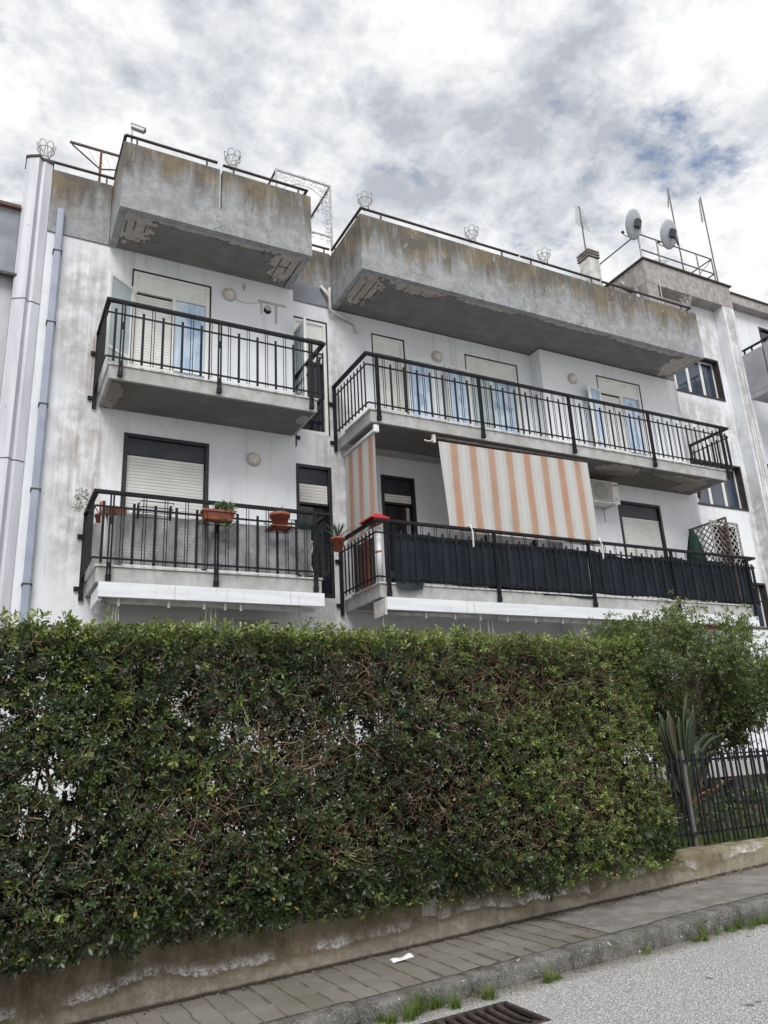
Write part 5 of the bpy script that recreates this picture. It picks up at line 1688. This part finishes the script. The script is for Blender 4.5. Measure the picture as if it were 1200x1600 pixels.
def twig_mesh(name, paths, radii, cols, n=3):
    """many thin branching stems as one mesh; paths (N,m,3), radii (N,m)"""
    N, m, _ = paths.shape
    d = np.gradient(paths, axis=1)
    d = d / np.maximum(1e-9, np.linalg.norm(d, axis=2))[:, :, None]
    ref = np.where(np.abs(d[:, :, 2:3]) > 0.85, np.array([1.0, 0, 0]), np.array([0, 0, 1.0]))
    s = np.cross(d, ref)
    s /= np.maximum(1e-9, np.linalg.norm(s, axis=2))[:, :, None]
    t = np.cross(s, d)
    ang = np.arange(n) * 2 * np.pi / n
    ring = paths[:, :, None, :] + radii[:, :, None, None] * (np.cos(ang)[None, None, :, None] * s[:, :, None, :] + np.sin(ang)[None, None, :, None] * t[:, :, None, :])
    v = ring.reshape(N, m * n, 3)
    faces = []
    for i in range(m - 1):
        for k in range(n):
            faces.append((i * n + k, i * n + (k + 1) % n, (i + 1) * n + (k + 1) % n, (i + 1) * n + k))
    return arrays_mesh(name, v, faces, cols, 'bark')


def rosettes(c, ax, nl, ln, wid, rg):
    """leaves in whorls round shoot tips: returns base, dir, up, L, W and owner index"""
    N = len(c)
    own = np.repeat(np.arange(N), nl)
    k = np.tile(np.arange(nl), N)
    ax = norm(ax)
    ref = np.where(np.abs(ax[:, 2:3]) > 0.9, np.array([1.0, 0, 0]), np.array([0, 0, 1.0]))
    s = norm(np.cross(ax, ref))
    t = np.cross(ax, s)
    a = k * 2.399963 + np.repeat(rg.uniform(0, 6.28, N), nl)
    tilt = 0.55 + 0.85 * (k / nl) + rg.normal(0, 0.16, len(k))
    rad = np.cos(a)[:, None] * s[own] + np.sin(a)[:, None] * t[own]
    d = np.cos(tilt)[:, None] * ax[own] + np.sin(tilt)[:, None] * rad
    d[:, 2] -= 0.12
    L = ln[own] * rg.uniform(0.7, 1.15, len(k))
    base = c[own] - ax[own] * (0.012 * k[:, None] * (ln[own] / 0.06)[:, None] * 0.5)
    up = np.cos(tilt)[:, None] * (-rad) + np.sin(tilt)[:, None] * ax[own] + rg.normal(0, 0.22, (len(k), 3))
    return base, d, up, L, L * wid * rg.uniform(0.85, 1.15, len(k)), own


HX0, HX1, HZ0, HZ1, HY0, HY1 = -1.4, 6.02, 0.50, 2.62, 5.80, 6.75
GAPS = [(0.16, 1.98, .13), (0.45, 2.25, .06), (0.50, 1.62, .12), (0.62, 1.52, .10), (0.45, 1.38, .09), (0.72, 1.22, .08), (1.42, 2.15, .10), (1.44, 2.03, .10), (1.28, 1.87, .07), (1.40, 1.74, .08), (1.42, 1.63, .08), (1.72, 1.83, .07), (1.95, 1.83, .08),
        (2.85, 1.90, .08), (2.84, 1.75, .07), (3.12, 1.98, .07), (3.25, 1.88, .09), (3.5, 1.86, .10), (3.95, 1.98, .08), (3.88, 1.80, .08), (2.05, 1.80, .07), (0.05, 1.55, .08), (2.4, 1.30, .06), (3.0, 1.25, .05), (4.4, 2.0, .07)]


def gap_field(x, z):
    g = np.zeros_like(x)
    for a, b, r in GAPS:
        g = np.maximum(g, np.exp(-(((x - a) / r) ** 2 + ((z - b) / r) ** 2) * 1.5))
    return g


def lump(x, z, s=0.0):
    return 0.05 * np.sin(x * 2.3 + s) * np.cos(z * 2.9 + x) + 0.035 * np.sin(x * 5.1 + z * 4.3 + s) + 0.02 * np.sin(x * 11 + z * 9)


BARE = [(3.55, 2.15, .45, .30), (4.35, 2.2, .55, .35), (3.5, 1.25, .5, .25), (2.2, 1.7, .4, .3), (2.5, 0.95, .5, .2), (1.6, 1.25, .35, .25), (4.3, 0.95, .4, .2), (5.1, 1.2, .35, .25), (2.9, 2.3, .35, .2)]


def bare(x, z):
    g = np.zeros_like(x)
    for a, b, r, q in BARE:
        g = np.maximum(g, np.exp(-((x - a) / r) ** 2 - ((z - b) / q) ** 2))
    return g


def patch(x, z):
    return 0.5 + 0.25 * np.sin(x * 1.9 + z * 2.7 + 1.0) + 0.15 * np.sin(x * 4.7 - z * 3.9) + 0.12 * np.sin(x * 9.1 + z * 7.7 + 2.0)


def hedge():
    rg = np.random.default_rng(12)
    t = thing('hedge', 'tall clipped evergreen hedge with glossy leaves growing over the low wall', 'hedge', (2.4, 6.2, 0.55))
    C, A, LN, TONE = [], [], [], []

    def add(x, y, z, ax, ln, tone, dens=None, gapk=0.93):
        keep = rg.uniform(0, 1, len(x)) > gapk * gap_field(x, z) ** 0.7
        if dens is not None:
            keep &= rg.uniform(0, 1, len(x)) < dens
        C.append(np.stack([x, y, z], 1)[keep])
        A.append(ax[keep])
        LN.append(ln[keep])
        TONE.append(tone[keep])
    # street face; tone paints shade deeper in and a lit upper edge
    n = 16000
    x, z = rg.uniform(HX0, HX1, n), rg.uniform(HZ0, HZ1, n)
    dep = rg.exponential(0.12, n)
    y = HY0 + lump(x, z) + dep - 0.05 * np.clip((1.0 - z) / 0.5, 0, 1)
    pt = patch(x, z)
    right = np.clip((x - 3.6) / 2.0, 0, 1)
    ax = np.stack([rg.normal(0, .45, n), -0.75 + rg.normal(0, .3, n), 0.45 + rg.normal(0, .45, n)], 1)
    ln = rg.uniform(0.030, 0.060, n) * (1 - 0.28 * right)
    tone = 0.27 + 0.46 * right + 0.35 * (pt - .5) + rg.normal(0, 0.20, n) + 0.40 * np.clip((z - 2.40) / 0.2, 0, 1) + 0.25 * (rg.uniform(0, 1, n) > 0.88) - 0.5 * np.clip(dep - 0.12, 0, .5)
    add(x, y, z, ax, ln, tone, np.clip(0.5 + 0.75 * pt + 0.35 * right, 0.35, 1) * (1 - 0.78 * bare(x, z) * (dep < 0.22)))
    # top: new growth, with light from above put into the tone
    n = 2600
    x, y = rg.uniform(HX0, HX1, n), HY0 + rg.uniform(0, HY1 - HY0, n)
    z = HZ1 + lump(x, y * 3) * 0.55 + rg.uniform(-0.08, 0.045, n) + 0.06 * (rg.uniform(0, 1, n) > 0.965)
    ax = np.stack([rg.normal(0, .35, n), -0.25 + rg.normal(0, .35, n), 1 + rg.normal(0, .2, n)], 1)
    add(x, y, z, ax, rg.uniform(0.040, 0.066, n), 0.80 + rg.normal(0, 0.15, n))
    # right-hand end
    n = 1300
    y, z = rg.uniform(HY0, HY1, n), rg.uniform(HZ0, HZ1, n)
    x = HX1 + lump(y * 3, z, 2) * 1.3 - rg.exponential(0.06, n) + 0.10 * np.clip((1.2 - z) / 0.7, 0, 1)
    ax = np.stack([0.8 + rg.normal(0, .35, n), rg.normal(-.2, .4, n), 0.4 + rg.normal(0, .4, n)], 1)
    add(x, y, z, ax, rg.uniform(0.034, 0.056, n), 0.55 + rg.normal(0, 0.15, n))
    # garden side and thin inner growth, dark leaf tone painting the inner shade
    n = 3200
    x, z = rg.uniform(HX0, HX1, n), rg.uniform(HZ0, HZ1, n)
    y = HY1 - rg.exponential(0.06, n)
    ax = np.stack([rg.normal(0, .4, n), 0.7 + rg.normal(0, .3, n), 0.4 + rg.normal(0, .4, n)], 1)
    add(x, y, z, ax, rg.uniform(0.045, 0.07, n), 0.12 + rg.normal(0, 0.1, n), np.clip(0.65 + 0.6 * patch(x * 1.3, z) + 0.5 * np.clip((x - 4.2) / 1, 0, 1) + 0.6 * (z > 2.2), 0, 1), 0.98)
    n = 15000
    x, z, y = rg.uniform(HX0, HX1, n), rg.uniform(HZ0, HZ1, n), rg.uniform(HY0 + .2, HY1 - .1, n)
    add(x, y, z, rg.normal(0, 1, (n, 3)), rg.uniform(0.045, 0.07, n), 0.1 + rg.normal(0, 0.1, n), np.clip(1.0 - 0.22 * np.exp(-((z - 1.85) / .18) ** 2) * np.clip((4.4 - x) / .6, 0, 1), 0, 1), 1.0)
    # ragged hem hanging over the wall
    n = 900
    x = rg.uniform(HX0, HX1, n)
    hem = 0.575 + 0.05 * np.sin(x * 13) * np.sin(x * 5.3) - 0.05 * np.sin(x * 1.9 + 0.4) - 0.10 * np.exp(-((x - 1.85) / .35) ** 2) - 0.05 * np.exp(-((x - 0.9) / .5) ** 2) - 0.13 * np.exp(-((x - 4.55) / .18) ** 2) + 0.05 * np.clip((x - 2.4) / .5, 0, 1)
    z = hem + rg.uniform(0.0, 0.22, n)
    y = HY0 + rg.normal(0.02, 0.05, n)
    ax = np.stack([rg.normal(0, .5, n), -0.8 + rg.normal(0, .3, n), -0.35 + rg.normal(0, .35, n)], 1)
    add(x, y, z, ax, rg.uniform(0.05, 0.078, n), 0.20 + rg.normal(0, 0.13, n))

    C, A, LN, TONE = map(np.concatenate, (C, A, LN, TONE))
    nl = 8
    base, d, upv, L, W, own = rosettes(C, A, nl, LN, 0.40, rg)
    tone = TONE[own] + rg.normal(0, 0.07, len(own))
    k = np.tile(np.arange(nl), len(C))
    tone = tone - 0.012 * k
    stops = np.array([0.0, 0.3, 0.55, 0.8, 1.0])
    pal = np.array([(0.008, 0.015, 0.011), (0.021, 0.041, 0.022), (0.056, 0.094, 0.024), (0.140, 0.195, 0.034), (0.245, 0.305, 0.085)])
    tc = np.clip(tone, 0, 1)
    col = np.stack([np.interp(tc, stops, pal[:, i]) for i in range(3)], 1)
    odd = rg.uniform(0, 1, len(col))
    col[odd < 0.004] = (0.34, 0.26, 0.03)
    col[(odd > 0.004) & (odd < 0.014)] = (0.13, 0.075, 0.03)
    # the 300 leaves that show largest are leaves of their own; the rest one mass
    camp = np.array([0, 0, 1.6])
    dist = np.linalg.norm(base - camp, axis=1)
    fw_ = np.array(fw)
    facing = np.abs(np.einsum('ij,ij->i', norm(upv), norm(base - camp)))
    inview = (base[:, 0] > 0.15) & (base[:, 1] < HY0 + 0.02)
    score = np.where(inview, L * W * facing / dist ** 2, 0)
    big = np.argsort(-score)[:300]
    rest = np.ones(len(base), bool)
    rest[big] = False
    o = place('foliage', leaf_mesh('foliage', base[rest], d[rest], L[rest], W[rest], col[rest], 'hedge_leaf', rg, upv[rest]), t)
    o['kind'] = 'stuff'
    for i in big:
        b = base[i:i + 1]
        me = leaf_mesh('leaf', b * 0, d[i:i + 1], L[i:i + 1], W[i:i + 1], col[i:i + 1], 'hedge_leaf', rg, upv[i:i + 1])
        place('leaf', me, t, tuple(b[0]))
    # woody stems
    n = 46
    xs = np.linspace(HX0 + .1, HX1 - .1, n) + rg.normal(0, .05, n)
    m = 9
    q = np.linspace(0, 1, m)
    P = np.zeros((n, m, 3))
    P[:, :, 0] = xs[:, None] + np.cumsum(rg.normal(0, .035, (n, m)), 1)
    P[:, :, 1] = 6.24 + np.cumsum(rg.normal(0, .025, (n, m)), 1)
    P[:, :, 2] = 0.5 + q[None, :] * rg.uniform(1.5, 2.0, n)[:, None]
    rad = (0.022 * (1 - q)[None, :] + 0.006) * rg.uniform(0.6, 1.3, n)[:, None]
    for i in range(n):
        mb = MB().tube([tuple(p) for p in P[i]], [float(v) for v in rad[i]], 6)
        me = mb.mesh('stem', 'bark', True)
        at = me.attributes.new('col', 'FLOAT_COLOR', 'POINT')
        cc = np.array([0.095, 0.062, 0.045, 1]) * rg.uniform(0.7, 1.4)
        at.data.foreach_set('color', np.tile(cc.astype(np.float32), len(me.vertices)))
        place('stem', me, t)
    # twigs reaching the street face and crossing under it
    n = 16000
    m = 5
    q = np.linspace(0, 1, m)
    x, z = rg.uniform(HX0, HX1, n), rg.uniform(HZ0 + .03, HZ1 - .02, n)
    kp = rg.uniform(0, 1, n) < 0.35 + 1.0 * bare(x, z) + 0.15 * np.clip((x - 3) / 2, 0, 1)
    x, z = x[kp], z[kp]
    n = len(x)
    y0 = HY0 + 0.03 + rg.exponential(0.10, n) + lump(x, z)
    dr = np.stack([rg.normal(0, .9, n), -0.35 + rg.normal(0, .35, n), 0.45 + rg.normal(0, .6, n)], 1)
    dr = norm(dr) * (0.05 + 0.13 * rg.uniform(0, 1, n) ** 2 + 0.10 * (rg.uniform(0, 1, n) > 0.93))[:, None]
    P = np.stack([x, y0, z], 1)[:, None, :] + q[None, :, None] * dr[:, None, :] + np.cumsum(rg.normal(0, .009, (n, m, 3)), 1)
    P[:, :, 1] = np.maximum(P[:, :, 1], HY0 - 0.05)
    P[:, :, 2] = np.minimum(P[:, :, 2], HZ1 + 0.03)
    rad = (0.0034 * (1 - 0.6 * q))[None, :] * rg.uniform(0.5, 1.2, n)[:, None]
    pal = np.array([(0.19, 0.11, 0.075), (0.26, 0.18, 0.12), (0.12, 0.075, 0.06), (0.38, 0.31, 0.21), (0.24, 0.22, 0.10)])
    cols = pal[rg.choice(5, n, p=[.33, .22, .2, .13, .12])] * rg.uniform(.7, 1.3, (n, 1))
    o = place('twigs', twig_mesh('twigs', P, rad, cols), t)
    o['kind'] = 'stuff'


hedge()


def fence():
    t = thing('iron_fence', 'dark iron bar fence on the low wall running into the hedge', 'fence', (6.5, 6.24, 0.57))
    yf = 6.24
    for z in (0.70, 1.42):
        MB().box(-1.5, 13.5, yf - 0.002, yf + 0.010, z - 0.013, z + 0.013).build('rail', 'fence_iron', t)
    big = MB().box(-0.017, 0.017, -0.005, 0.005, 0, 0.90).mesh('bar', 'fence_iron')
    thin = MB().box(-0.0085, 0.0085, -0.0085, 0.0085, 0, 0.91).mesh('bar', 'fence_iron')
    post = MB().box(-0.018, 0.018, -0.018, 0.018, 0, 0.95).box(-0.05, 0.05, -0.05, 0.05, -0.004, 0.012).mesh('post', 'mast_steel')
    rg = random.Random(9)
    x, k = -1.4, 0
    while x < 13.4:
        tl = (rg.uniform(-.012, .012), rg.uniform(-.014, .014), 0)
        if k % 24 == 12:
            place('post', post, t, (x, yf + 0.035, 0.575))
        elif k % 3 == 0:
            place('bar', big, t, (x, yf - 0.008, 0.60 + rg.uniform(-.006, .006)), tl)
        else:
            place('bar', thin, t, (x, yf - 0.010, 0.585 + rg.uniform(-.006, .006)), tl)
        x += 0.060 if k % 3 == 1 else 0.084
        k += 1


fence()


def shrub():
    rg = np.random.default_rng(31)
    t = thing('shrub', 'rounded leafy shrub with bare inner branches behind the fence beyond the hedge', 'shrub', (8.7, 7.9, 0.5))
    c, r = np.array([8.70, 7.95, 2.45]), np.array([1.50, 1.1, 1.20])
    # limbs
    limbs, rads = [], []
    tips = []
    for k in range(70):
        d = norm(rg.normal(0, 1, (1, 3)))[0]
        d[2] = abs(d[2]) * 0.9 - 0.1
        tip = c + d * r * rg.uniform(0.75, 0.98)
        b = np.array([8.6, 7.95, 0.9]) + rg.normal(0, .08, 3)
        q = np.linspace(0, 1, 8)[:, None]
        mid = (b + tip) / 2 + np.array([0, 0, 0.25]) + rg.normal(0, .12, 3)
        p = (1 - q) ** 2 * b + 2 * q * (1 - q) * mid + q ** 2 * tip + np.cumsum(rg.normal(0, .014, (8, 3)), 0)
        limbs.append(p)
        rads.append(0.018 * (1 - q[:, 0]) + 0.004)
        tips.append(tip)
    o = place('limbs', twig_mesh('limbs', np.array(limbs), np.array(rads), np.tile(np.array([[0.13, 0.105, 0.085]]), (70, 1)), 5), t)
    o['kind'] = 'stuff'
    mb = MB().tube([(8.6, 7.95, 0.4), (8.62, 7.93, 0.8), (8.6, 7.95, 1.15)], [0.09, 0.07, 0.06], 8)
    me = mb.mesh('trunk', 'bark', True)
    at = me.attributes.new('col', 'FLOAT_COLOR', 'POINT')
    at.data.foreach_set('color', np.tile(np.array([.11, .09, .07, 1], np.float32), len(me.vertices)))
    place('trunk', me, t)
    n = 3000
    L = np.array(limbs)
    i, j = rg.integers(0, 70, n), rg.integers(3, 7, n)
    s = L[i, j] + (L[i, j + 1] - L[i, j]) * rg.uniform(0, 1, (n, 1))
    out = norm((s - c) / r)
    dr = norm(out + rg.normal(0, .6, (n, 3))) * rg.uniform(.10, .32, n)[:, None]
    q = np.linspace(0, 1, 4)
    P = s[:, None, :] + q[None, :, None] * dr[:, None, :] + np.cumsum(rg.normal(0, .008, (n, 4, 3)), 1)
    o = place('twigs', twig_mesh('twigs', P, np.tile(0.0036 * (1 - .6 * q), (n, 1)), np.tile(np.array([[0.20, 0.165, 0.125]]), (n, 1)) * rg.uniform(.7, 1.3, (n, 1))), t)
    o['kind'] = 'stuff'
    tip = P[:, -1]
    rel = (tip - c) / r
    rr = np.linalg.norm(rel, axis=1)
    dens = np.clip(0.16 + 1.25 * (rr - 0.55) + 0.5 * np.clip(rel[:, 2], 0, 1) + 0.35 * np.clip(rel[:, 0], 0, 1) + 0.25 * np.sin(tip[:, 0] * 6 + tip[:, 2] * 5), 0.08, 1)
    kp = rg.uniform(0, 1, n) < dens
    tip, ax, rel = tip[kp], norm(dr[kp] + rg.normal(0, .05, (kp.sum(), 3))), rel[kp]
    tip = np.repeat(tip, 9, 0) + rg.normal(0, .075, (len(tip) * 9, 3))
    ax, rel = np.repeat(ax, 9, 0) + rg.normal(0, .4, (len(tip), 3)), np.repeat(rel, 9, 0)
    N = len(tip)
    base, d, upv, Ln, W, own = rosettes(tip, ax, 6, rg.uniform(0.032, 0.055, N), 0.5, rg)
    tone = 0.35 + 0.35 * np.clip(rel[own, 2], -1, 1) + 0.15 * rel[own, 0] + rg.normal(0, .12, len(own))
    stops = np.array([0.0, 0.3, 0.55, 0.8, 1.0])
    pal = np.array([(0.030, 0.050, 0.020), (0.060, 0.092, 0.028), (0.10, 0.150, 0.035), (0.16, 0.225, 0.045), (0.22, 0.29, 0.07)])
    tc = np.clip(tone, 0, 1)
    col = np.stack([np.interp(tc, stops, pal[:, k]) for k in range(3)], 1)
    o = place('crown', leaf_mesh('crown', base, d, Ln, W, col, 'hedge_leaf', rg, upv), t)
    o['kind'] = 'stuff'


shrub()


def strelitzia():
    """clump of long paddle leaves behind the fence"""
    rg = np.random.default_rng(5)
    t = thing('paddle_leaf_plant', 'clump of long grey green paddle leaves behind the fence next to the hedge', 'plant', (7.5, 6.85, 0.52))
    b0 = np.array([7.5, 6.9, 0.5])
    tgt = []
    for k in range(44):
        a = k * 2.4
        r = 0.08 + 0.66 * ((k * 0.618) % 1.0)
        h = 2.12 - 0.75 * r ** 1.3 - 0.5 * (k % 5 == 0) + rg.normal(0, .08)
        tgt.append((7.74 + r * math.cos(a) * 0.85, 6.98 + r * math.sin(a) * 0.5, h))
    for k, tp in enumerate(tgt):
        tp = np.array(tp)
        mid = (b0 + tp) / 2 + np.array([(b0[0] - tp[0]) * 0.30, 0, 0.30 + 0.25 * abs(tp[0] - b0[0])])
        q = np.linspace(0, 1, 13)[:, None]
        p = (1 - q) ** 2 * b0 + 2 * q * (1 - q) * mid + q ** 2 * tp
        side = norm(np.cross(np.gradient(p, axis=0), np.array([[math.cos(k * 1.3) * .5, 1.0, 0.2]])))
        v, f = [], []
        for i in range(13):
            u = i / 12
            w = 0.007 if u < 0.45 else (0.042 + 0.012 * (k % 3)) * math.sin(math.pi * min(1, (u - 0.45) / 0.55) ** 0.75) ** 0.7 + 0.002
            dn = np.array([0, 0.4, -0.6]) * w * 0.4
            v += [tuple(p[i] - side[i] * w), tuple(p[i] + dn), tuple(p[i] + side[i] * w)]
            if i:
                a = (i - 1) * 3
                f += [(a, a + 1, a + 4, a + 3), (a + 1, a + 2, a + 5, a + 4)]
        me = bpy.data.meshes.new('paddle_leaf')
        me.from_pydata(v, [], f)
        at = me.attributes.new('col', 'FLOAT_COLOR', 'POINT')
        cc = np.array([0.020, 0.037, 0.020]) * rg.uniform(0.5, 1.5)
        if k % 9 == 4:
            cc = np.array([0.06, 0.052, 0.032])
        at.data.foreach_set('color', np.tile(np.array([*cc, 1], np.float32), len(v)))
        me.materials.append(MAT['big_leaf'])
        me.polygons.foreach_set('use_smooth', [True] * len(f))
        o = place('paddle_leaf', me, t)
        m = o.modifiers.new('thick', 'SOLIDIFY')
        m.thickness = 0.004
    # beaked orange flower heads low in the clump
    for p, q in (((7.25, 6.4, 1.05), (7.55, 6.25, 1.22)), ((7.0, 6.45, 0.95), (7.22, 6.3, 1.12))):
        d = Vector(q) - Vector(p)
        MB().tube([Vector(p), Vector(p) + d * .5 + Vector((0, 0, .03)), q], [0.006, 0.012, 0.003], 6).build('flower_beak', 'orange', t, True)


strelitzia()


def blades(name, spots, mat, rg, h, w, palette):
    N = len(spots)
    a = rg.uniform(0, 6.28, N)
    lean = rg.uniform(0.05, 1.5, N)
    H = (h[0] + (h[1] - h[0]) * rg.uniform(0, 1, N) ** 1.6) * (h[2] if len(h) > 2 else 1.0)
    d = np.stack([np.cos(a), np.sin(a), np.zeros(N)], 1)
    s = np.stack([-np.sin(a), np.cos(a), np.zeros(N)], 1) * w
    up_ = np.array([0, 0, 1.0])
    P = []
    for q, ww in ((0, 1), (0.5, 0.8), (1, 0.08)):
        c = spots + up_ * (H * q * (1 - 0.25 * lean * q))[:, None] + d * (H * lean * q * q * 0.8)[:, None]
        P += [c - s * ww, c + s * ww]
    v = np.stack(P, 1)
    col = np.array(palette)[rg.integers(0, len(palette), N)] * rg.uniform(.7, 1.3, (N, 1))
    return arrays_mesh(name, v, [(0, 1, 3, 2), (2, 3, 5, 4)], col, mat)


def small_growth():
    rg = np.random.default_rng(77)
    GR = [(0.085, 0.17, 0.025), (0.12, 0.22, 0.035), (0.06, 0.125, 0.025), (0.17, 0.24, 0.06)]
    DRY = [(0.26, 0.22, 0.10), (0.30, 0.27, 0.15), (0.15, 0.18, 0.06), (0.12, 0.20, 0.04)]
    L = [('lush green grass growing along the kerb behind the drain grate', 2.52, 3.02, 4.88, 5.02, 700, (0.06, 0.20), GR + DRY[2:]),
         ('small dry straw coloured tuft at the kerb joint beyond the drain grate', 3.14, 3.30, 4.93, 5.01, 90, (0.05, 0.13), DRY),
         ('spiky green and yellow tuft at the kerb foot', 3.62, 3.80, 4.90, 5.0, 130, (0.08, 0.17), GR[:2] + DRY[2:] + DRY[:1]),
         ('tiny green sprout midway along the kerb foot', 4.60, 4.70, 4.96, 5.02, 50, (0.04, 0.11), GR + DRY),
         ('green grass tuft near the far stretch of kerb', 5.25, 5.42, 4.93, 5.02, 120, (0.05, 0.16), GR + DRY[1:]),
         ('longer strip of green weeds at the far kerb foot', 5.5, 6.25, 4.92, 5.02, 320, (0.04, 0.13), GR + DRY[2:])]
    for lab, x0, x1, y0, y1, n, h, pal in L:
        cx = (x0 + x1) / 2
        nc = max(2, int((x1 - x0) / 0.05))
        cc = np.stack([rg.normal(cx, (x1 - x0) / 3.0, nc), rg.uniform(y0, y1, nc)], 1)
        n = n * 2
        hsc = rg.uniform(0.35, 1.25, nc)
        ci = rg.integers(0, nc, n)
        p = np.stack([cc[ci, 0] + rg.normal(0, .018, n), np.minimum(cc[ci, 1] + rg.normal(0, .014, n), YK - 0.004), np.zeros(n)], 1)
        p[:, 2] = -0.03 + 0.028 * p[:, 0] - 0.005
        h = (h[0] * 0.6, h[1] * 1.0, hsc[ci])
        o = place('grass_tuft', blades('grass_tuft', p, 'grass_blade', rg, h, 0.0023, pal))
        tag(o, lab, 'grass tuft', 'weeds along the kerb')
        o['kind'] = 'stuff'
    # grass and weeds in the garden behind the fence, on top of the wall
    n = 5200
    x = rg.uniform(5.9, 12, n)
    y = 6.22 + rg.exponential(0.55, n)
    p = np.stack([x, y, 0.52 - 0.02 * (y - 6.2)], 1)
    o = place('grass', blades('grass', p, 'grass_blade', rg, (0.05, 0.20), 0.006, GR))
    o['kind'] = 'stuff'
    o['label'] = 'green grass and weeds in the garden behind the fence'
    n = 500
    c = np.stack([rg.uniform(6.4, 12.5, n), rg.uniform(6.6, 9.6, n), rg.uniform(0.55, 0.95, n)], 1)
    base, d, upv, Ln, W, own = rosettes(c, rg.normal(0, .4, (n, 3)) + np.array([0, -.2, 1]), 6, rg.uniform(0.06, 0.11, n), 0.55, rg)
    pal = np.array([(0.045, 0.085, 0.025), (0.075, 0.13, 0.03), (0.03, 0.06, 0.022)])
    o = place('undergrowth', leaf_mesh('undergrowth', base, d, Ln, W, pal[rg.integers(0, 3, len(own))], 'hedge_leaf', rg, upv))
    o['kind'] = 'stuff'
    o['label'] = 'broad leaved undergrowth in the garden behind the fence'


small_growth()


def street_things():
    # dished iron drain grate
    cx, cy = 2.92, 4.56
    zr = road_z(cx)
    t = thing('drain_grate', 'dished rusty iron drain grate in the road beside the kerb', 'drain grate', (cx, cy, zr))
    sl = R(-1.6)
    fr = MB()
    for a, b, c, d in ((-0.345, -0.315, -0.235, 0.235), (0.315, 0.345, -0.235, 0.235), (-0.315, 0.315, -0.235, -0.205), (-0.315, 0.315, 0.205, 0.235)):
        fr.box(a, b, c, d, -0.02, 0.006)
    fr.build('frame', 'grate', t, loc=(cx, cy, zr), rot=(0, sl, 0), bevel=0.004)
    for k in range(8):
        x = -0.27 + k * 0.074
        pts = [(x + 0.045 * math.sin(q * math.pi), y, 0.004 - 0.040 * math.sin(q * math.pi)) for q, y in zip(np.linspace(0, 1, 11), np.linspace(-0.21, 0.21, 11))]
        mb = MB()
        for a, b in zip(pts, pts[1:]):
            mb.slant(a, b, 0.034, 0.018)
        mb.build('bar', 'grate', t, loc=(cx, cy, zr), rot=(0, sl, 0))
    pit = MB()
    pit.box(-0.36, 0.36, -0.25, 0.25, -0.30, -0.28)
    for a, b, c, d in ((-0.36, -0.342, -0.25, 0.25), (0.342, 0.36, -0.25, 0.25), (-0.342, 0.342, -0.25, -0.232), (-0.342, 0.342, 0.232, 0.25)):
        pit.box(a, b, c, d, -0.28, -0.012)
    pit.build('pit', 'black_hole', t, loc=(cx, cy, zr), rot=(0, sl, 0))
    # crumpled wrapper
    rg = random.Random(2)
    mb = MB()
    nx, ny = 9, 5
    for s in (0, 1):
        for j in range(ny):
            for i in range(nx):
                u, v = i / (nx - 1), j / (ny - 1)
                mb.v.append((0.19 * (u - .5), 0.075 * (v - .5), 0.003 + (0.022 * math.sin(math.pi * v) * (0.6 + 0.4 * math.sin(u * 9)) + rg.uniform(0, .006)) * s))
    for s in (0, 1):
        for j in range(ny - 1):
            for i in range(nx - 1):
                a = s * nx * ny + j * nx + i
                q = (a, a + 1, a + nx + 1, a + nx)
                mb.f.append(q if s else tuple(reversed(q)))
    o = mb.build('wrapper', 'paper', None, loc=(3.02, 5.76, sw_z(3.02) + 0.004), rot=(0, R(-2.4), R(8)))
    tag(o, 'crumpled white wrapper lying on the paving', 'litter')
    # electricity hatch: pale patch set in the wall
    mb = MB().box(-0.07, 0.07, -0.004, 0.004, -0.07, 0.07)
    o = mb.build('wall_plate', 'plate', None, loc=(3.42, YW - 0.006, 0.455), rot=(0, R(5), 0))
    tag(o, 'pale square plate fixed to the mossy garden wall', 'plate')
    # pebbles and crumbs along the foot of the wall and on the kerb
    g = np.random.default_rng(6)
    n = 2400
    x = g.uniform(-0.5, 8, n)
    y = YW - 0.012 - g.exponential(0.018, n)
    z = 0.04 + 0.042 * x
    kf = np.arange(n) >= 1000
    y = np.where(kf, YK - 0.01 - g.exponential(0.045, n), y)
    z = np.where(kf, -0.03 + 0.028 * x, z)
    s = np.where(kf, g.uniform(0.002, 0.008, n), g.uniform(0.004, 0.014, n))
    tmpl = np.array([(1, 0, 0), (0, 1, 0), (-1, 0, 0), (0, -1, 0), (0, 0, 0.9), (0, 0, -0.5)])
    v = np.stack([x, y, z], 1)[:, None, :] + tmpl[None] * s[:, None, None] * g.uniform(.6, 1.3, (n, 6, 1))
    col = np.array([(0.07, 0.06, 0.048), (0.16, 0.14, 0.11), (0.10, 0.08, 0.06)])[g.integers(0, 3, n)]
    me = arrays_mesh('crumbs', v, [(0, 1, 4), (1, 2, 4), (2, 3, 4), (3, 0, 4), (1, 0, 5), (2, 1, 5), (3, 2, 5), (0, 3, 5)], col, 'bark', False)
    o = place('rubble', me)
    o['kind'] = 'stuff'
    o['label'] = 'crumbling mortar and grit along the foot of the garden wall and the kerb'


street_things()
